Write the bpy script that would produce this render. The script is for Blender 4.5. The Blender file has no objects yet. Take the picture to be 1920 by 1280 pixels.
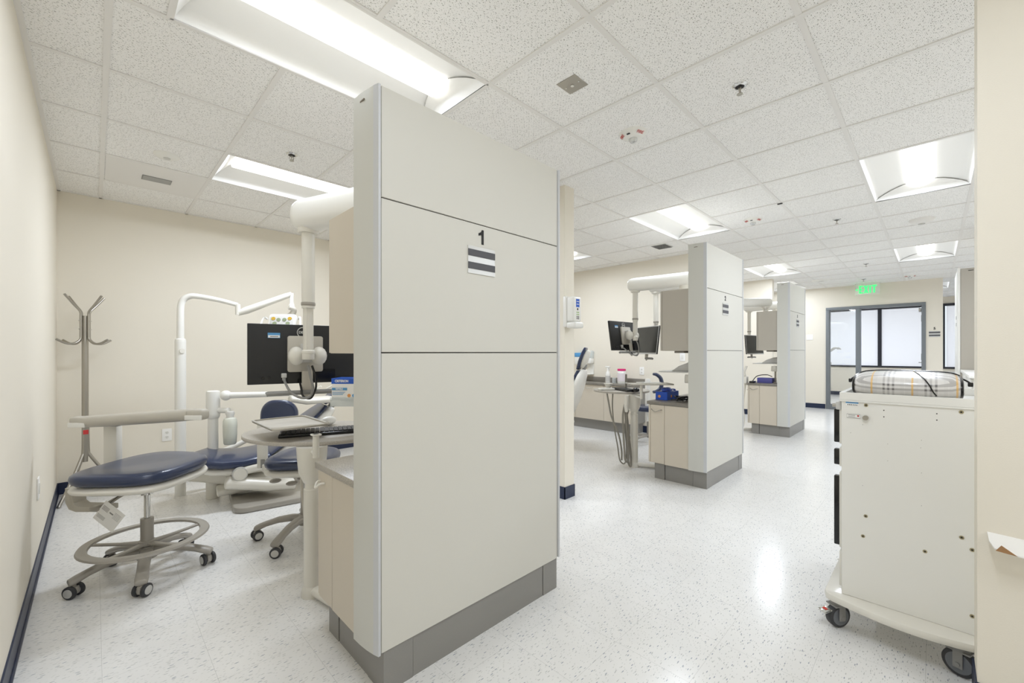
import bpy, bmesh, math, random
from mathutils import Vector, Matrix, Euler
PI = math.pi
random.seed(7)
S = bpy.context.scene
COL = S.collection

# ------------------------------------------------------------------ camera, world, exposure
cd = bpy.data.cameras.new('camera'); cam = bpy.data.objects.new('camera', cd); COL.objects.link(cam)
cd.sensor_width = 36.0; cd.lens = 787.0/1920*36; cd.shift_y = 20.0/1920; cd.clip_start = 0.02; cd.clip_end = 100
cam.location = (0, 0, 1.21); cam.rotation_euler = (PI/2, 0, math.radians(45.15-90))
S.camera = cam
w = bpy.data.worlds.new('daylight'); S.world = w; w.use_nodes = True
w.node_tree.nodes['Background'].inputs[0].default_value = (0.85, 0.92, 1.0, 1)
w.node_tree.nodes['Background'].inputs[1].default_value = 1.0
S.view_settings.view_transform = 'Standard'; S.view_settings.look = 'None'
S.view_settings.exposure = 0.19; S.view_settings.gamma = 1.0
S.view_settings.use_curve_mapping = False
S.cycles.max_bounces = 14; S.cycles.diffuse_bounces = 9; S.cycles.glossy_bounces = 5
S.cycles.sample_clamp_indirect = 6.0
S.cycles.denoising_prefilter = 'ACCURATE'
LENS = 2.2       # brightness of the troffer lens body
LAMP_W = 20.0    # power of each troffer's lamp

CEIL = 2.585

# ------------------------------------------------------------------ materials
def srgb(c):
    return tuple(((v/255)/12.92 if v/255 <= 0.04045 else ((v/255+0.055)/1.055)**2.4) for v in c)
def mat(name, rgb, rough=0.5, metal=0.0, emit=0.0, trans=0.0, alpha=1.0, coat=0.0, spec=0.5, bump=0.0, bscale=200, mottling=0.0):
    m = bpy.data.materials.new(name); m.use_nodes = True
    nt = m.node_tree; b = nt.nodes['Principled BSDF']
    c = srgb(rgb) + (1,)
    b.inputs['Base Color'].default_value = c
    b.inputs['Roughness'].default_value = rough; b.inputs['Metallic'].default_value = metal
    b.inputs['Specular IOR Level'].default_value = spec
    b.inputs['Coat Weight'].default_value = coat; b.inputs['Coat Roughness'].default_value = 0.1
    b.inputs['Transmission Weight'].default_value = trans; b.inputs['Alpha'].default_value = alpha
    if emit: b.inputs['Emission Color'].default_value = c; b.inputs['Emission Strength'].default_value = emit
    if bump or mottling:
        tc = nt.nodes.new('ShaderNodeTexCoord'); n = nt.nodes.new('ShaderNodeTexNoise')
        n.inputs['Scale'].default_value = bscale; n.inputs['Detail'].default_value = 3
        nt.links.new(tc.outputs['Object'], n.inputs['Vector'])
        if bump:
            bp = nt.nodes.new('ShaderNodeBump'); bp.inputs['Strength'].default_value = bump; bp.inputs['Distance'].default_value = 0.002
            nt.links.new(n.outputs['Fac'], bp.inputs['Height']); nt.links.new(bp.outputs['Normal'], b.inputs['Normal'])
        if mottling:
            mx = nt.nodes.new('ShaderNodeMix'); mx.data_type = 'RGBA'
            mx.inputs[6].default_value = tuple(v*(1-mottling) for v in c[:3]) + (1,)
            mx.inputs[7].default_value = tuple(min(1, v*(1+mottling)) for v in c[:3]) + (1,)
            nt.links.new(n.outputs['Fac'], mx.inputs[0]); nt.links.new(mx.outputs[2], b.inputs['Base Color'])
    return m

def N(nt, t, **k):
    n = nt.nodes.new(t)
    for a, v in k.items(): setattr(n, a, v)
    return n
def math_(nt, op, a, b=None, c=None):
    n = N(nt, 'ShaderNodeMath', operation=op)
    for i, v in enumerate((a, b, c)):
        if v is None: continue
        if isinstance(v, (int, float)): n.inputs[i].default_value = v
        else: nt.links.new(v, n.inputs[i])
    return n.outputs[0]
def mixc(nt, f, a, b):
    n = N(nt, 'ShaderNodeMix', data_type='RGBA')
    for i, v in ((0, f), (6, a), (7, b)):
        if isinstance(v, tuple): n.inputs[i].default_value = v
        elif isinstance(v, (int, float)): n.inputs[i].default_value = v
        else: nt.links.new(v, n.inputs[i])
    return n.outputs[2]

def floor_mat():
    m = bpy.data.materials.new('vinyl_tile_floor'); m.use_nodes = True; nt = m.node_tree; b = nt.nodes['Principled BSDF']
    geo = N(nt, 'ShaderNodeNewGeometry'); sep = N(nt, 'ShaderNodeSeparateXYZ'); nt.links.new(geo.outputs['Position'], sep.inputs[0])
    T = 0.305
    ux = math_(nt, 'DIVIDE', math_(nt, 'SUBTRACT', sep.outputs[0], 0.02-30*T), T)
    uy = math_(nt, 'DIVIDE', math_(nt, 'SUBTRACT', sep.outputs[1], 0.022-30*T), T)
    fx, fy = math_(nt, 'FRACT', ux), math_(nt, 'FRACT', uy)
    par = math_(nt, 'MODULO', math_(nt, 'ADD', math_(nt, 'FLOOR', ux), math_(nt, 'FLOOR', uy)), 2.0)
    ex = math_(nt, 'ABSOLUTE', math_(nt, 'SUBTRACT', fx, 0.5)); ey = math_(nt, 'ABSOLUTE', math_(nt, 'SUBTRACT', fy, 0.5))
    seam = math_(nt, 'GREATER_THAN', math_(nt, 'MAXIMUM', ex, ey), 0.4975)
    masks = []
    for (sc, st, th, seed, keep) in ((80, 4.0, .13, 0, .48), (135, 3.6, .15, 3.7, .52), (52, 3.8, .095, 9.1, .42)):
        vs = []
        for k in (0, 1):
            mp = N(nt, 'ShaderNodeMapping'); nt.links.new(geo.outputs['Position'], mp.inputs[0])
            mp.inputs['Location'].default_value = (seed, seed, 0)
            mp.inputs['Rotation'].default_value = (0, 0, 0.25 + k*PI/2)
            mp.inputs['Scale'].default_value = (sc/st, sc, 1)
            v = N(nt, 'ShaderNodeTexVoronoi', voronoi_dimensions='2D'); v.inputs['Scale'].default_value = 1.0
            nt.links.new(mp.outputs[0], v.inputs['Vector'])
            near = math_(nt, 'LESS_THAN', v.outputs['Distance'], th)
            sc_ = N(nt, 'ShaderNodeSeparateColor'); nt.links.new(v.outputs['Color'], sc_.inputs[0])
            on = math_(nt, 'MULTIPLY', near, math_(nt, 'LESS_THAN', sc_.outputs[0], keep))
            vs.append((on, sc_.outputs[1]))
        mm = N(nt, 'ShaderNodeMix'); nt.links.new(par, mm.inputs[0]); nt.links.new(vs[0][0], mm.inputs[2]); nt.links.new(vs[1][0], mm.inputs[3])
        masks.append((mm.outputs[0], vs[0][1]))
    no = N(nt, 'ShaderNodeTexNoise'); no.inputs['Scale'].default_value = 9; nt.links.new(geo.outputs['Position'], no.inputs['Vector'])
    col = mixc(nt, no.outputs['Fac'], srgb((222, 221, 219)) + (1,), srgb((231, 230, 228)) + (1,))
    cols = [srgb((168, 170, 168)), srgb((188, 189, 186)), srgb((118, 128, 144))]
    for (mk, rnd), c in zip(masks, cols):
        col = mixc(nt, math_(nt, 'MULTIPLY', mk, 0.7), col, tuple(c) + (1,))
    col = mixc(nt, math_(nt, 'MULTIPLY', seam, 0.38), col, srgb((150, 150, 148)) + (1,))
    nt.links.new(col, b.inputs['Base Color'])
    n2 = N(nt, 'ShaderNodeTexNoise'); n2.inputs['Scale'].default_value = 5; n2.inputs['Detail'].default_value = 2
    nt.links.new(geo.outputs['Position'], n2.inputs['Vector'])
    nt.links.new(math_(nt, 'ADD', math_(nt, 'MULTIPLY', n2.outputs['Fac'], 0.06), 0.17), b.inputs['Roughness'])
    bp = N(nt, 'ShaderNodeBump'); bp.inputs['Strength'].default_value = 0.08; bp.inputs['Distance'].default_value = 0.01
    nt.links.new(n2.outputs['Fac'], bp.inputs['Height']); nt.links.new(bp.outputs['Normal'], b.inputs['Normal'])
    b.inputs['Specular IOR Level'].default_value = 0.42
    return m

def ceiling_mat():
    m = bpy.data.materials.new('mineral_fibre_tile'); m.use_nodes = True; nt = m.node_tree; b = nt.nodes['Principled BSDF']
    geo = N(nt, 'ShaderNodeNewGeometry')
    col = srgb((242, 241, 239)) + (1,)
    hs = None
    for (sc, st, th, keep, rot, seed) in ((105, 2.0, .17, .42, .5, 1.3), (200, 1.6, .20, .40, 1.9, 5.1)):
        mp = N(nt, 'ShaderNodeMapping'); nt.links.new(geo.outputs['Position'], mp.inputs[0])
        mp.inputs['Location'].default_value = (seed, seed, 0); mp.inputs['Rotation'].default_value = (0, 0, rot); mp.inputs['Scale'].default_value = (sc/st, sc, 1)
        v = N(nt, 'ShaderNodeTexVoronoi', voronoi_dimensions='2D'); v.inputs['Scale'].default_value = 1.0
        nt.links.new(mp.outputs[0], v.inputs['Vector'])
        s_ = N(nt, 'ShaderNodeSeparateColor'); nt.links.new(v.outputs['Color'], s_.inputs[0])
        on = math_(nt, 'MULTIPLY', math_(nt, 'LESS_THAN', v.outputs['Distance'], th), math_(nt, 'LESS_THAN', s_.outputs[0], keep))
        col = mixc(nt, math_(nt, 'MULTIPLY', on, 0.75), col, srgb((130, 128, 122)) + (1,))
        hs = on if hs is None else math_(nt, 'MAXIMUM', hs, on)
    nt.links.new(col, b.inputs['Base Color']); b.inputs['Roughness'].default_value = 0.95; b.inputs['Specular IOR Level'].default_value = 0.1
    bp = N(nt, 'ShaderNodeBump'); bp.inputs['Strength'].default_value = 0.3; bp.inputs['Distance'].default_value = 0.002
    nt.links.new(math_(nt, 'SUBTRACT', 1.0, hs), bp.inputs['Height']); nt.links.new(bp.outputs['Normal'], b.inputs['Normal'])
    return m

def speckle_mat(name, base, dark, scale=420, rough=0.35):
    m = bpy.data.materials.new(name); m.use_nodes = True; nt = m.node_tree; b = nt.nodes['Principled BSDF']
    geo = N(nt, 'ShaderNodeNewGeometry')
    n = N(nt, 'ShaderNodeTexNoise'); n.inputs['Scale'].default_value = scale; n.inputs['Detail'].default_value = 2
    nt.links.new(geo.outputs['Position'], n.inputs['Vector'])
    r = N(nt, 'ShaderNodeValToRGB'); nt.links.new(n.outputs['Fac'], r.inputs[0])
    r.color_ramp.elements[0].position = 0.38; r.color_ramp.elements[0].color = srgb(dark) + (1,)
    r.color_ramp.elements[1].position = 0.58; r.color_ramp.elements[1].color = srgb(base) + (1,)
    nt.links.new(r.outputs[0], b.inputs['Base Color']); b.inputs['Roughness'].default_value = rough
    return m

def plaid_mat():
    m = bpy.data.materials.new('plaid_vinyl'); m.use_nodes = True; nt = m.node_tree; b = nt.nodes['Principled BSDF']
    tc = N(nt, 'ShaderNodeTexCoord'); sep = N(nt, 'ShaderNodeSeparateXYZ'); nt.links.new(tc.outputs['Object'], sep.inputs[0])
    def bands(co, period, spans, off=0.0):
        f = math_(nt, 'MULTIPLY', math_(nt, 'FRACT', math_(nt, 'DIVIDE', math_(nt, 'ADD', co, 10*period+off), period)), period)
        out = None
        for a, z in spans:
            o = math_(nt, 'MULTIPLY', math_(nt, 'GREATER_THAN', f, a), math_(nt, 'LESS_THAN', f, z))
            out = o if out is None else math_(nt, 'MAXIMUM', out, o)
        return out
    yb = bands(sep.outputs[1], 0.128, [(0.030, 0.037), (0.045, 0.052), (0.060, 0.067)])
    yl = bands(sep.outputs[1], 0.128, [(0.100, 0.106)])
    wv = bands(sep.outputs[1], 0.128, [(0.0, 0.012), (0.085, 0.125)])
    arc = math_(nt, 'ADD', math_(nt, 'MULTIPLY', sep.outputs[2], 1.0), math_(nt, 'MULTIPLY', sep.outputs[0], -0.75))
    xb = bands(arc, 0.075, [(0.008, 0.017), (0.026, 0.034), (0.043, 0.056)], 0.01)
    col = srgb((226, 224, 222)) + (1,)
    col = mixc(nt, math_(nt, 'MULTIPLY', xb, 0.55), col, srgb((140, 136, 134)) + (1,))
    col = mixc(nt, math_(nt, 'MULTIPLY', yb, 0.45), col, srgb((160, 157, 155)) + (1,))
    col = mixc(nt, math_(nt, 'MULTIPLY', math_(nt, 'MULTIPLY', xb, yb), 0.8), col, srgb((95, 92, 92)) + (1,))
    col = mixc(nt, math_(nt, 'MULTIPLY', wv, 0.12), col, srgb((170, 168, 166)) + (1,))
    col = mixc(nt, math_(nt, 'MULTIPLY', yl, 0.7), col, srgb((235, 182, 70)) + (1,))
    nt.links.new(col, b.inputs['Base Color']); b.inputs['Roughness'].default_value = 0.32
    b.inputs['Coat Weight'].default_value = 0.2
    return m

M = dict(
    wall=mat('cream_wall_paint', (230, 224, 211), 0.75, bump=0.15, bscale=260, spec=0.3),
    floor=floor_mat(), tile=ceiling_mat(),
    grid=mat('white_ceiling_grid', (229, 227, 224), 0.5),
    navy_base=mat('navy_rubber_base', (26, 38, 66), 0.4),
    panel=mat('warm_grey_laminate', (209, 207, 199), 0.5, bump=0.05, bscale=700),
    endp=mat('grey_green_laminate', (203, 203, 197), 0.42, bump=0.06, bscale=700),
    trim=mat('satin_aluminium_trim', (200, 202, 205), 0.45, metal=0.05),
    cab=mat('beige_cabinet_laminate', (206, 197, 182), 0.5, mottling=0.03, bscale=500),
    cabin=mat('grey_cabinet_laminate', (178, 172, 161), 0.5, mottling=0.03, bscale=500),
    kick=mat('grey_plinth_laminate', (139, 137, 133), 0.4, mottling=0.05, bscale=300),
    gap=mat('dark_gap', (40, 38, 36), 0.8),
    seam=mat('brown_seam', (120, 110, 96), 0.8),
    counter=speckle_mat('speckled_grey_worktop', (190, 184, 174), (134, 128, 118)),
    counter_dark=speckle_mat('dark_speckled_worktop', (140, 135, 126), (108, 103, 96)),
    tabletop=speckle_mat('pale_grey_tabletop', (188, 183, 174), (160, 154, 146)),
    white=mat('white_plastic', (232, 231, 226), 0.35, coat=0.2),
    white2=mat('off_white_enamel', (222, 219, 210), 0.35, coat=0.3),
    beigep=mat('warm_grey_plastic', (188, 183, 172), 0.45),
    taupe=mat('taupe_plastic', (158, 153, 144), 0.35, coat=0.3),
    dtaupe=mat('dark_taupe_plastic', (120, 114, 104), 0.5),
    navy=mat('navy_vinyl', (38, 50, 80), 0.32, coat=0.35, bump=0.08, bscale=500),
    black=mat('black_plastic', (30, 30, 31), 0.5, bump=0.1, bscale=900),
    blackg=mat('gloss_black', (16, 16, 18), 0.2),
    screen=mat('dark_screen', (62, 62, 58), 0.25),
    grey=mat('grey_plastic', (140, 139, 136), 0.45),
    dgrey=mat('dark_grey_rubber', (58, 58, 60), 0.6),
    lgrey=mat('light_grey_plastic', (196, 195, 191), 0.4),
    hose=mat('grey_hose', (138, 134, 125), 0.5),
    steel=mat('brushed_steel', (176, 172, 164), 0.32, metal=1.0),
    chrome=mat('chrome', (215, 215, 212), 0.12, metal=1.0),
    brass=mat('brass_screw', (168, 158, 128), 0.35, metal=0.8),
    paper=mat('white_paper', (238, 237, 234), 0.8),
    cardb=mat('brown_cardboard', (160, 122, 84), 0.9),
    ink=mat('dark_ink', (40, 40, 44), 0.8),
    blue=mat('blue_print', (32, 88, 190), 0.5),
    ltblue=mat('light_blue_print', (86, 150, 200), 0.5),
    orange=mat('orange_print', (230, 160, 90), 0.5),
    signblack=mat('black_letter', (12, 12, 12), 0.5),
    signgrey=mat('charcoal_insert', (84, 84, 88), 0.6),
    signclear=mat('clear_sign_plate', (206, 206, 203), 0.2, spec=0.6),
    red=mat('red_letter', (190, 50, 50), 0.5),
    pink=mat('magenta_lid', (206, 30, 110), 0.4),
    glass=mat('clear_glass', (250, 252, 252), 0.02, trans=1.0, spec=0.5),
    acrylic=mat('clear_acrylic', (226, 232, 232), 0.15, alpha=0.45),
    bottle=mat('frosted_bottle', (214, 216, 204), 0.35, coat=0.2),
    frame=mat('slate_door_frame', (116, 121, 125), 0.45),
    doorleaf=mat('blue_grey_door', (150, 172, 196), 0.45),
    winframe=mat('black_window_frame', (32, 34, 42), 0.45),
    shade=mat('daylit_roller_shade', (226, 229, 236), 0.9, emit=0.34),
    lens=mat('troffer_lens', (255, 253, 248), 0.5, emit=LENS),
    refl=mat('troffer_reflector', (238, 238, 236), 0.55),
    exitgreen=mat('lit_green_letter', (60, 235, 120), 0.5, emit=1.0),
    exitplate=mat('clear_exit_plate', (235, 240, 232), 0.2, alpha=0.4),
    redsw=mat('red_brake_mark', (205, 60, 45), 0.5),
    amber=mat('amber_led_lens', (196, 160, 60), 0.2),
    greenled=mat('grey_green_led_lens', (140, 150, 120), 0.2),
    lens_clear=mat('strobe_lens', (210, 212, 212), 0.12, metal=0.5),
    bluelens=mat('blue_bin', (80, 150, 205), 0.35),
    glove=mat('blue_nitrile', (92, 120, 220), 0.5),
    purple=mat('purple_box', (96, 96, 168), 0.5),
    bluebox=mat('blue_glove_box', (36, 86, 196), 0.45),
    green=mat('green_print', (140, 175, 90), 0.5),
    tan=mat('tan_panel', (176, 160, 110), 0.6),
    plaid=plaid_mat(),
)

# ------------------------------------------------------------------ mesh helpers
class B:
    """collects shapes, then links them as one mesh object"""
    def __init__(s): s.bm = bmesh.new(); s.mats = []; s.cur = 0
    def use(s, m):
        if m not in s.mats: s.mats.append(m)
        s.cur = s.mats.index(m); return s
    def _new(s, f0):
        s.bm.faces.ensure_lookup_table()
        for i in range(f0, len(s.bm.faces)): s.bm.faces[i].material_index = s.cur
    def box(s, x0, x1, y0, y1, z0, z1, bev=0.0, seg=2, mtx=None):
        t = bmesh.new(); bmesh.ops.create_cube(t, size=1)
        bmesh.ops.scale(t, vec=(x1-x0, y1-y0, z1-z0), verts=t.verts)
        bmesh.ops.translate(t, vec=((x0+x1)/2, (y0+y1)/2, (z0+z1)/2), verts=t.verts)
        if bev > 0: bmesh.ops.bevel(t, geom=t.edges[:], offset=bev, segments=seg, profile=0.5, affect='EDGES')
        return s.merge(t, mtx)
    def merge(s, t, mtx=None):
        if mtx is not None: bmesh.ops.transform(t, matrix=mtx, verts=t.verts)
        vm = {}
        for v in t.verts: vm[v] = s.bm.verts.new(v.co)
        for f in t.faces:
            try:
                nf = s.bm.faces.new([vm[v] for v in f.verts]); nf.material_index = s.cur
            except ValueError: pass
        t.free(); return s
    def cyl(s, p0, p1, r, r2=None, n=20, cap=True):
        p0, p1 = Vector(p0), Vector(p1); r2 = r if r2 is None else r2
        d = p1-p0; t = bmesh.new()
        bmesh.ops.create_cone(t, cap_ends=cap, cap_tris=False, segments=n, radius1=r, radius2=r2, depth=d.length)
        q = Vector((0, 0, 1)).rotation_difference(d.normalized()).to_matrix().to_4x4()
        return s.merge(t, Matrix.Translation((p0+p1)/2) @ q)
    def ball(s, c, r, sc=(1, 1, 1), n=16):
        t = bmesh.new(); bmesh.ops.create_uvsphere(t, u_segments=n, v_segments=max(6, n//2), radius=r)
        return s.merge(t, Matrix.Translation(c) @ Matrix.Diagonal((sc[0], sc[1], sc[2], 1)))
    def rings(s, rs, cap=True, closed=False):
        vs = [[s.bm.verts.new(p) for p in r] for r in rs]; n = len(vs[0])
        pairs = list(zip(vs[:-1], vs[1:]))
        if closed: pairs.append((vs[-1], vs[0]))
        for a, b in pairs:
            for i in range(n):
                try: s.bm.faces.new((a[i], a[(i+1) % n], b[(i+1) % n], b[i])).material_index = s.cur
                except ValueError: pass
        if cap and not closed:
            for r in (list(reversed(vs[0])), vs[-1]):
                try: s.bm.faces.new(r).material_index = s.cur
                except ValueError: pass
        return s
    def lathe(s, prof, c=(0, 0, 0), n=28, mtx=None):
        """prof: (radius, z) from bottom to top"""
        rs = []
        for r, z in prof:
            ring = [Vector((c[0]+max(r, 1e-4)*math.cos(2*PI*i/n), c[1]+max(r, 1e-4)*math.sin(2*PI*i/n), c[2]+z)) for i in range(n)]
            if mtx is not None: ring = [mtx @ p for p in ring]
            rs.append(ring)
        return s.rings(rs)
    def tube(s, pts, r, n=12, smooth=True, closed=False, radii=None, flat=1.0):
        P = [Vector(p) for p in pts]
        if smooth and len(P) > 2:
            Q = []; R = []
            m = len(P); rng = range(m if closed else m-1)
            for i in rng:
                a = P[i-1] if (i > 0 or closed) else P[i]*2-P[i+1]
                b, c = P[i], P[(i+1) % m]
                d = P[(i+2) % m] if (i+2 < m or closed) else c*2-b
                for k in range(6):
                    t = k/6
                    Q.append(0.5*((2*b)+(c-a)*t+(2*a-5*b+4*c-d)*t*t+(3*b-a-3*c+d)*t**3))
                    if radii: R.append(radii[i]*(1-t)+radii[(i+1) % m]*t)
            if not closed:
                Q.append(P[-1]);
                if radii: R.append(radii[-1])
            P = Q; radii = R if radii else None
        m = len(P); rs = []; up = None
        for i in range(m):
            if closed: t = P[(i+1) % m]-P[i-1]
            else: t = P[min(i+1, m-1)]-P[max(i-1, 0)]
            if t.length < 1e-9: t = Vector((0, 0, 1))
            t.normalize()
            if up is None:
                up = Vector((0, 0, 1)) if abs(t.z) < 0.9 else Vector((0, 1, 0))
            side = t.cross(up)
            if side.length < 1e-6: side = t.cross(Vector((1, 0, 0)))
            side.normalize(); up = side.cross(t).normalized()
            rr = radii[i] if radii else r
            rs.append([P[i]+side*math.cos(2*PI*k/n)*rr+up*math.sin(2*PI*k/n)*rr*flat for k in range(n)])
        return s.rings(rs, closed=closed)
    def prism(s, poly, z0, z1, bev=0.0, mtx=None, seg=2):
        """poly: xy outline extruded in z"""
        t = bmesh.new(); vs = [t.verts.new((p[0], p[1], z0)) for p in poly]
        f = t.faces.new(vs); r = bmesh.ops.extrude_face_region(t, geom=[f])
        bmesh.ops.translate(t, vec=(0, 0, z1-z0), verts=[v for v in r['geom'] if isinstance(v, bmesh.types.BMVert)])
        bmesh.ops.recalc_face_normals(t, faces=t.faces)
        if bev:
            es = [e for e in t.edges if abs(e.verts[0].co.z-e.verts[1].co.z) < 1e-7]
            bmesh.ops.bevel(t, geom=es, offset=bev, segments=seg, profile=0.5, affect='EDGES')
        return s.merge(t, mtx)
    def loft(s, st, n=24, p=3.0, mtx=None, dome=0.35):
        """st: (x, y, z, half_width_y, half_thick, tilt) stations along x, superellipse sections, domed ends"""
        def ring(c, hw, ht, tl, k=1.0):
            out = []
            for i in range(n):
                a = 2*PI*i/n; ca, sa = math.cos(a), math.sin(a)
                yy = math.copysign(abs(ca)**(2/p), ca)*hw*k; zz = math.copysign(abs(sa)**(2/p), sa)*ht*k
                v = Vector((c[0]-math.sin(tl)*zz, c[1]+yy, c[2]+math.cos(tl)*zz))
                out.append(mtx @ v if mtx is not None else v)
            return out
        rs = []
        def cap(q, sgn):
            c = Vector(q[:3]); tl = q[5]; L = dome*q[4]
            d = Vector((math.cos(tl), 0, math.sin(tl)))*sgn
            return [ring(c+d*L*math.sin(a), q[3]-q[4]*dome*(1-math.cos(a)), q[4]*math.cos(a)*0.98+0.0005, tl) for a in (PI*.46, PI*.36, PI*.22, PI*.1)]
        if dome: rs += cap(st[0], -1)
        for q in st: rs.append(ring(q[:3], q[3], q[4], q[5]))
        if dome: rs += list(reversed(cap(st[-1], 1)))
        return s.rings(rs)
    def build(s, name, m=None, parent=None, smooth=40, loc=None, rot=None):
        if m is not None and not s.mats: s.mats = [m]
        bmesh.ops.recalc_face_normals(s.bm, faces=s.bm.faces)
        me = bpy.data.meshes.new(name); s.bm.to_mesh(me); s.bm.free()
        for x in s.mats: me.materials.append(x if not isinstance(x, str) else M[x])
        if smooth:
            me.polygons.foreach_set('use_smooth', [True]*len(me.polygons)); me.set_sharp_from_angle(angle=math.radians(smooth))
        o = bpy.data.objects.new(name, me); COL.objects.link(o)
        if loc is not None: o.location = loc
        if rot is not None: o.rotation_euler = rot
        if parent is not None: o.parent = parent
        return o
def mm(m): return M[m] if isinstance(m, str) else m
def bx(name, m, parent, *a, bev=0.0, seg=2): return B().box(*a, bev=bev, seg=seg).build(name, mm(m), parent)
def thing(name, label, cat, loc=(0, 0, 0), rz=0, group=None):
    o = bpy.data.objects.new(name, None); COL.objects.link(o); o.location = loc; o.rotation_euler = (0, 0, rz)
    o.empty_display_size = 0.05
    return tag(o, label, cat, group)
def tag(o, label, cat, group=None):
    o['label'] = label; o['category'] = cat
    if group: o['group'] = group
    return o
def struct(o): o['kind'] = 'structure'; return o
def rrect(x0, x1, y0, y1, r, n=5):
    out = []
    for cx, cy, a in ((x1-r, y1-r, 0), (x0+r, y1-r, PI/2), (x0+r, y0+r, PI), (x1-r, y0+r, 1.5*PI)):
        for k in range(n+1): out.append((cx+r*math.cos(a+k*PI/2/n), cy+r*math.sin(a+k*PI/2/n)))
    return out
def ell(cx, cy, a, b, rot=0, n=48):
    return [(cx+a*math.cos(t)*math.cos(rot)-b*math.sin(t)*math.sin(rot), cy+a*math.cos(t)*math.sin(rot)+b*math.sin(t)*math.cos(rot)) for t in (2*PI*i/n for i in range(n))]
def text(s_, size, m, name='lettering', parent=None, mtx=None, depth=0.0008, bold=0.0, sx=1.0):
    """text lying in local xy plane, centred"""
    c = bpy.data.curves.new('t', 'FONT'); c.body = s_; c.size = size; c.extrude = depth; c.offset = bold; c.align_x = 'CENTER'; c.align_y = 'CENTER'
    t = bpy.data.objects.new('t', c); COL.objects.link(t)
    dg = bpy.context.evaluated_depsgraph_get(); dg.update()
    me = bpy.data.meshes.new_from_object(t.evaluated_get(dg)); me.name = name
    bpy.data.objects.remove(t); bpy.data.curves.remove(c)
    me.transform(Matrix.Diagonal((sx, 1, 1, 1)))
    if mtx is not None: me.transform(mtx)
    me.materials.clear(); me.materials.append(mm(m))
    o = bpy.data.objects.new(name, me); COL.objects.link(o)
    if parent is not None: o.parent = parent
    return o
def face_mtx(origin, right, up):
    """local xy -> plane with the given right and up directions"""
    r, u = Vector(right).normalized(), Vector(up).normalized(); n = r.cross(u)
    m = Matrix((r, u, n)).transposed().to_4x4(); m.translation = Vector(origin); return m
def copy_tree(o, parent=None):
    c = o.copy(); COL.objects.link(c); c.parent = parent
    for ch in list(o.children): copy_tree(ch, c)
    return c

# ------------------------------------------------------------------ the room
XL, YB, YR, XF = -0.225, 5.24, -3.4, 15.0
struct(bx('floor', 'floor', None, XL-0.2, XF+0.3, YR-0.2, YB+0.2, -0.06, 0))
def wall(name, *a): return struct(bx(name, 'wall', None, *a))
wall('wall_left', XL-0.15, XL, YR, YB, 0, CEIL+0.1)
wall('wall_back', XL-0.15, 11.1, YB, YB+0.15, 0, CEIL+0.1)
wall('wall_rear', XL-0.15, XF, YR-0.15, YR, 0, CEIL+0.1)
for n_, x in (('wall_bay_near', 2.74), ('wall_bay_middle', 5.88), ('wall_bay_far', 9.02)):
    wall(n_, x, x+0.125, 2.14, YB, 0, CEIL)
wall('wall_right', 2.108, 2.255, YR, -0.103, 0, CEIL)
# rounded corner bead of the near right wall
# wall with the door, split around the opening (Y 0.107..1.63, z 0..2.16)
DX, DY0, DY1, DZ = 11.1, 0.107, 1.63, 2.155
b = B(); b.box(DX, DX+0.14, DY1, YB, 0, CEIL); b.box(DX, DX+0.14, -0.117, DY0, 0, CEIL); b.box(DX, DX+0.14, DY0, DY1, DZ, CEIL)
struct(b.build('wall_door_side', M['wall']))
# far outside wall with the window openings
b = B(); b.box(XF, XF+0.15, YR, YB, 0, 0.80); b.box(XF, XF+0.15, YR, YB, 2.42, CEIL+0.1)
b.box(XF, XF+0.15, YR, -2.6, 0.80, 2.42); b.box(XF, XF+0.15, -0.15, 0.0, 0.80, 2.42); b.box(XF, XF+0.15, 3.4, YB, 0.80, 2.42)
struct(b.build('wall_far', M['wall']))
wall('wall_office', DX+0.14, XF, 3.6, 3.72, 0, CEIL)
def window(name, y0, y1, mull):
    z0, z1 = 0.80, 2.42; f = B().use(M['winframe'])
    for a in ((y0, y0+.045), (y1-.045, y1)): f.box(XF-0.03, XF+0.05, a[0], a[1], z0+.045, z1-.06)
    f.box(XF-0.03, XF+0.05, y0, y1, z0, z0+.045); f.box(XF-0.03, XF+0.05, y0, y1, z1-.06, z1)
    for y in mull: f.box(XF-0.03, XF+0.05, y-.04, y+.04, z0+.045, z1-.06)
    w_ = struct(f.build(name))
    ys = [y0+.04]+list(mull)+[y1-.04]
    for a, c in zip(ys[:-1], ys[1:]):
        sh = B(); sh.box(XF+0.010, XF+0.013, a+.03, c-.03, z0+.05, z1-.1); sh.cyl((XF+.02, a+.03, z1-.08), (XF+.02, c-.03, z1-.08), .022, n=10)
        sh.box(XF+.006, XF+.016, a+.03, c-.03, 1.585, 1.592)
        sh.build('roller_shade', M['shade'], w_)
    B().box(XF+0.03, XF+0.036, y0, y1, z0, z1).build('window_pane', M['glass'], w_)
window('window_1', 0.0, 3.4, (1.03, 2.25))
window('window_2', -2.6, -0.15, (-1.4,))

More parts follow.
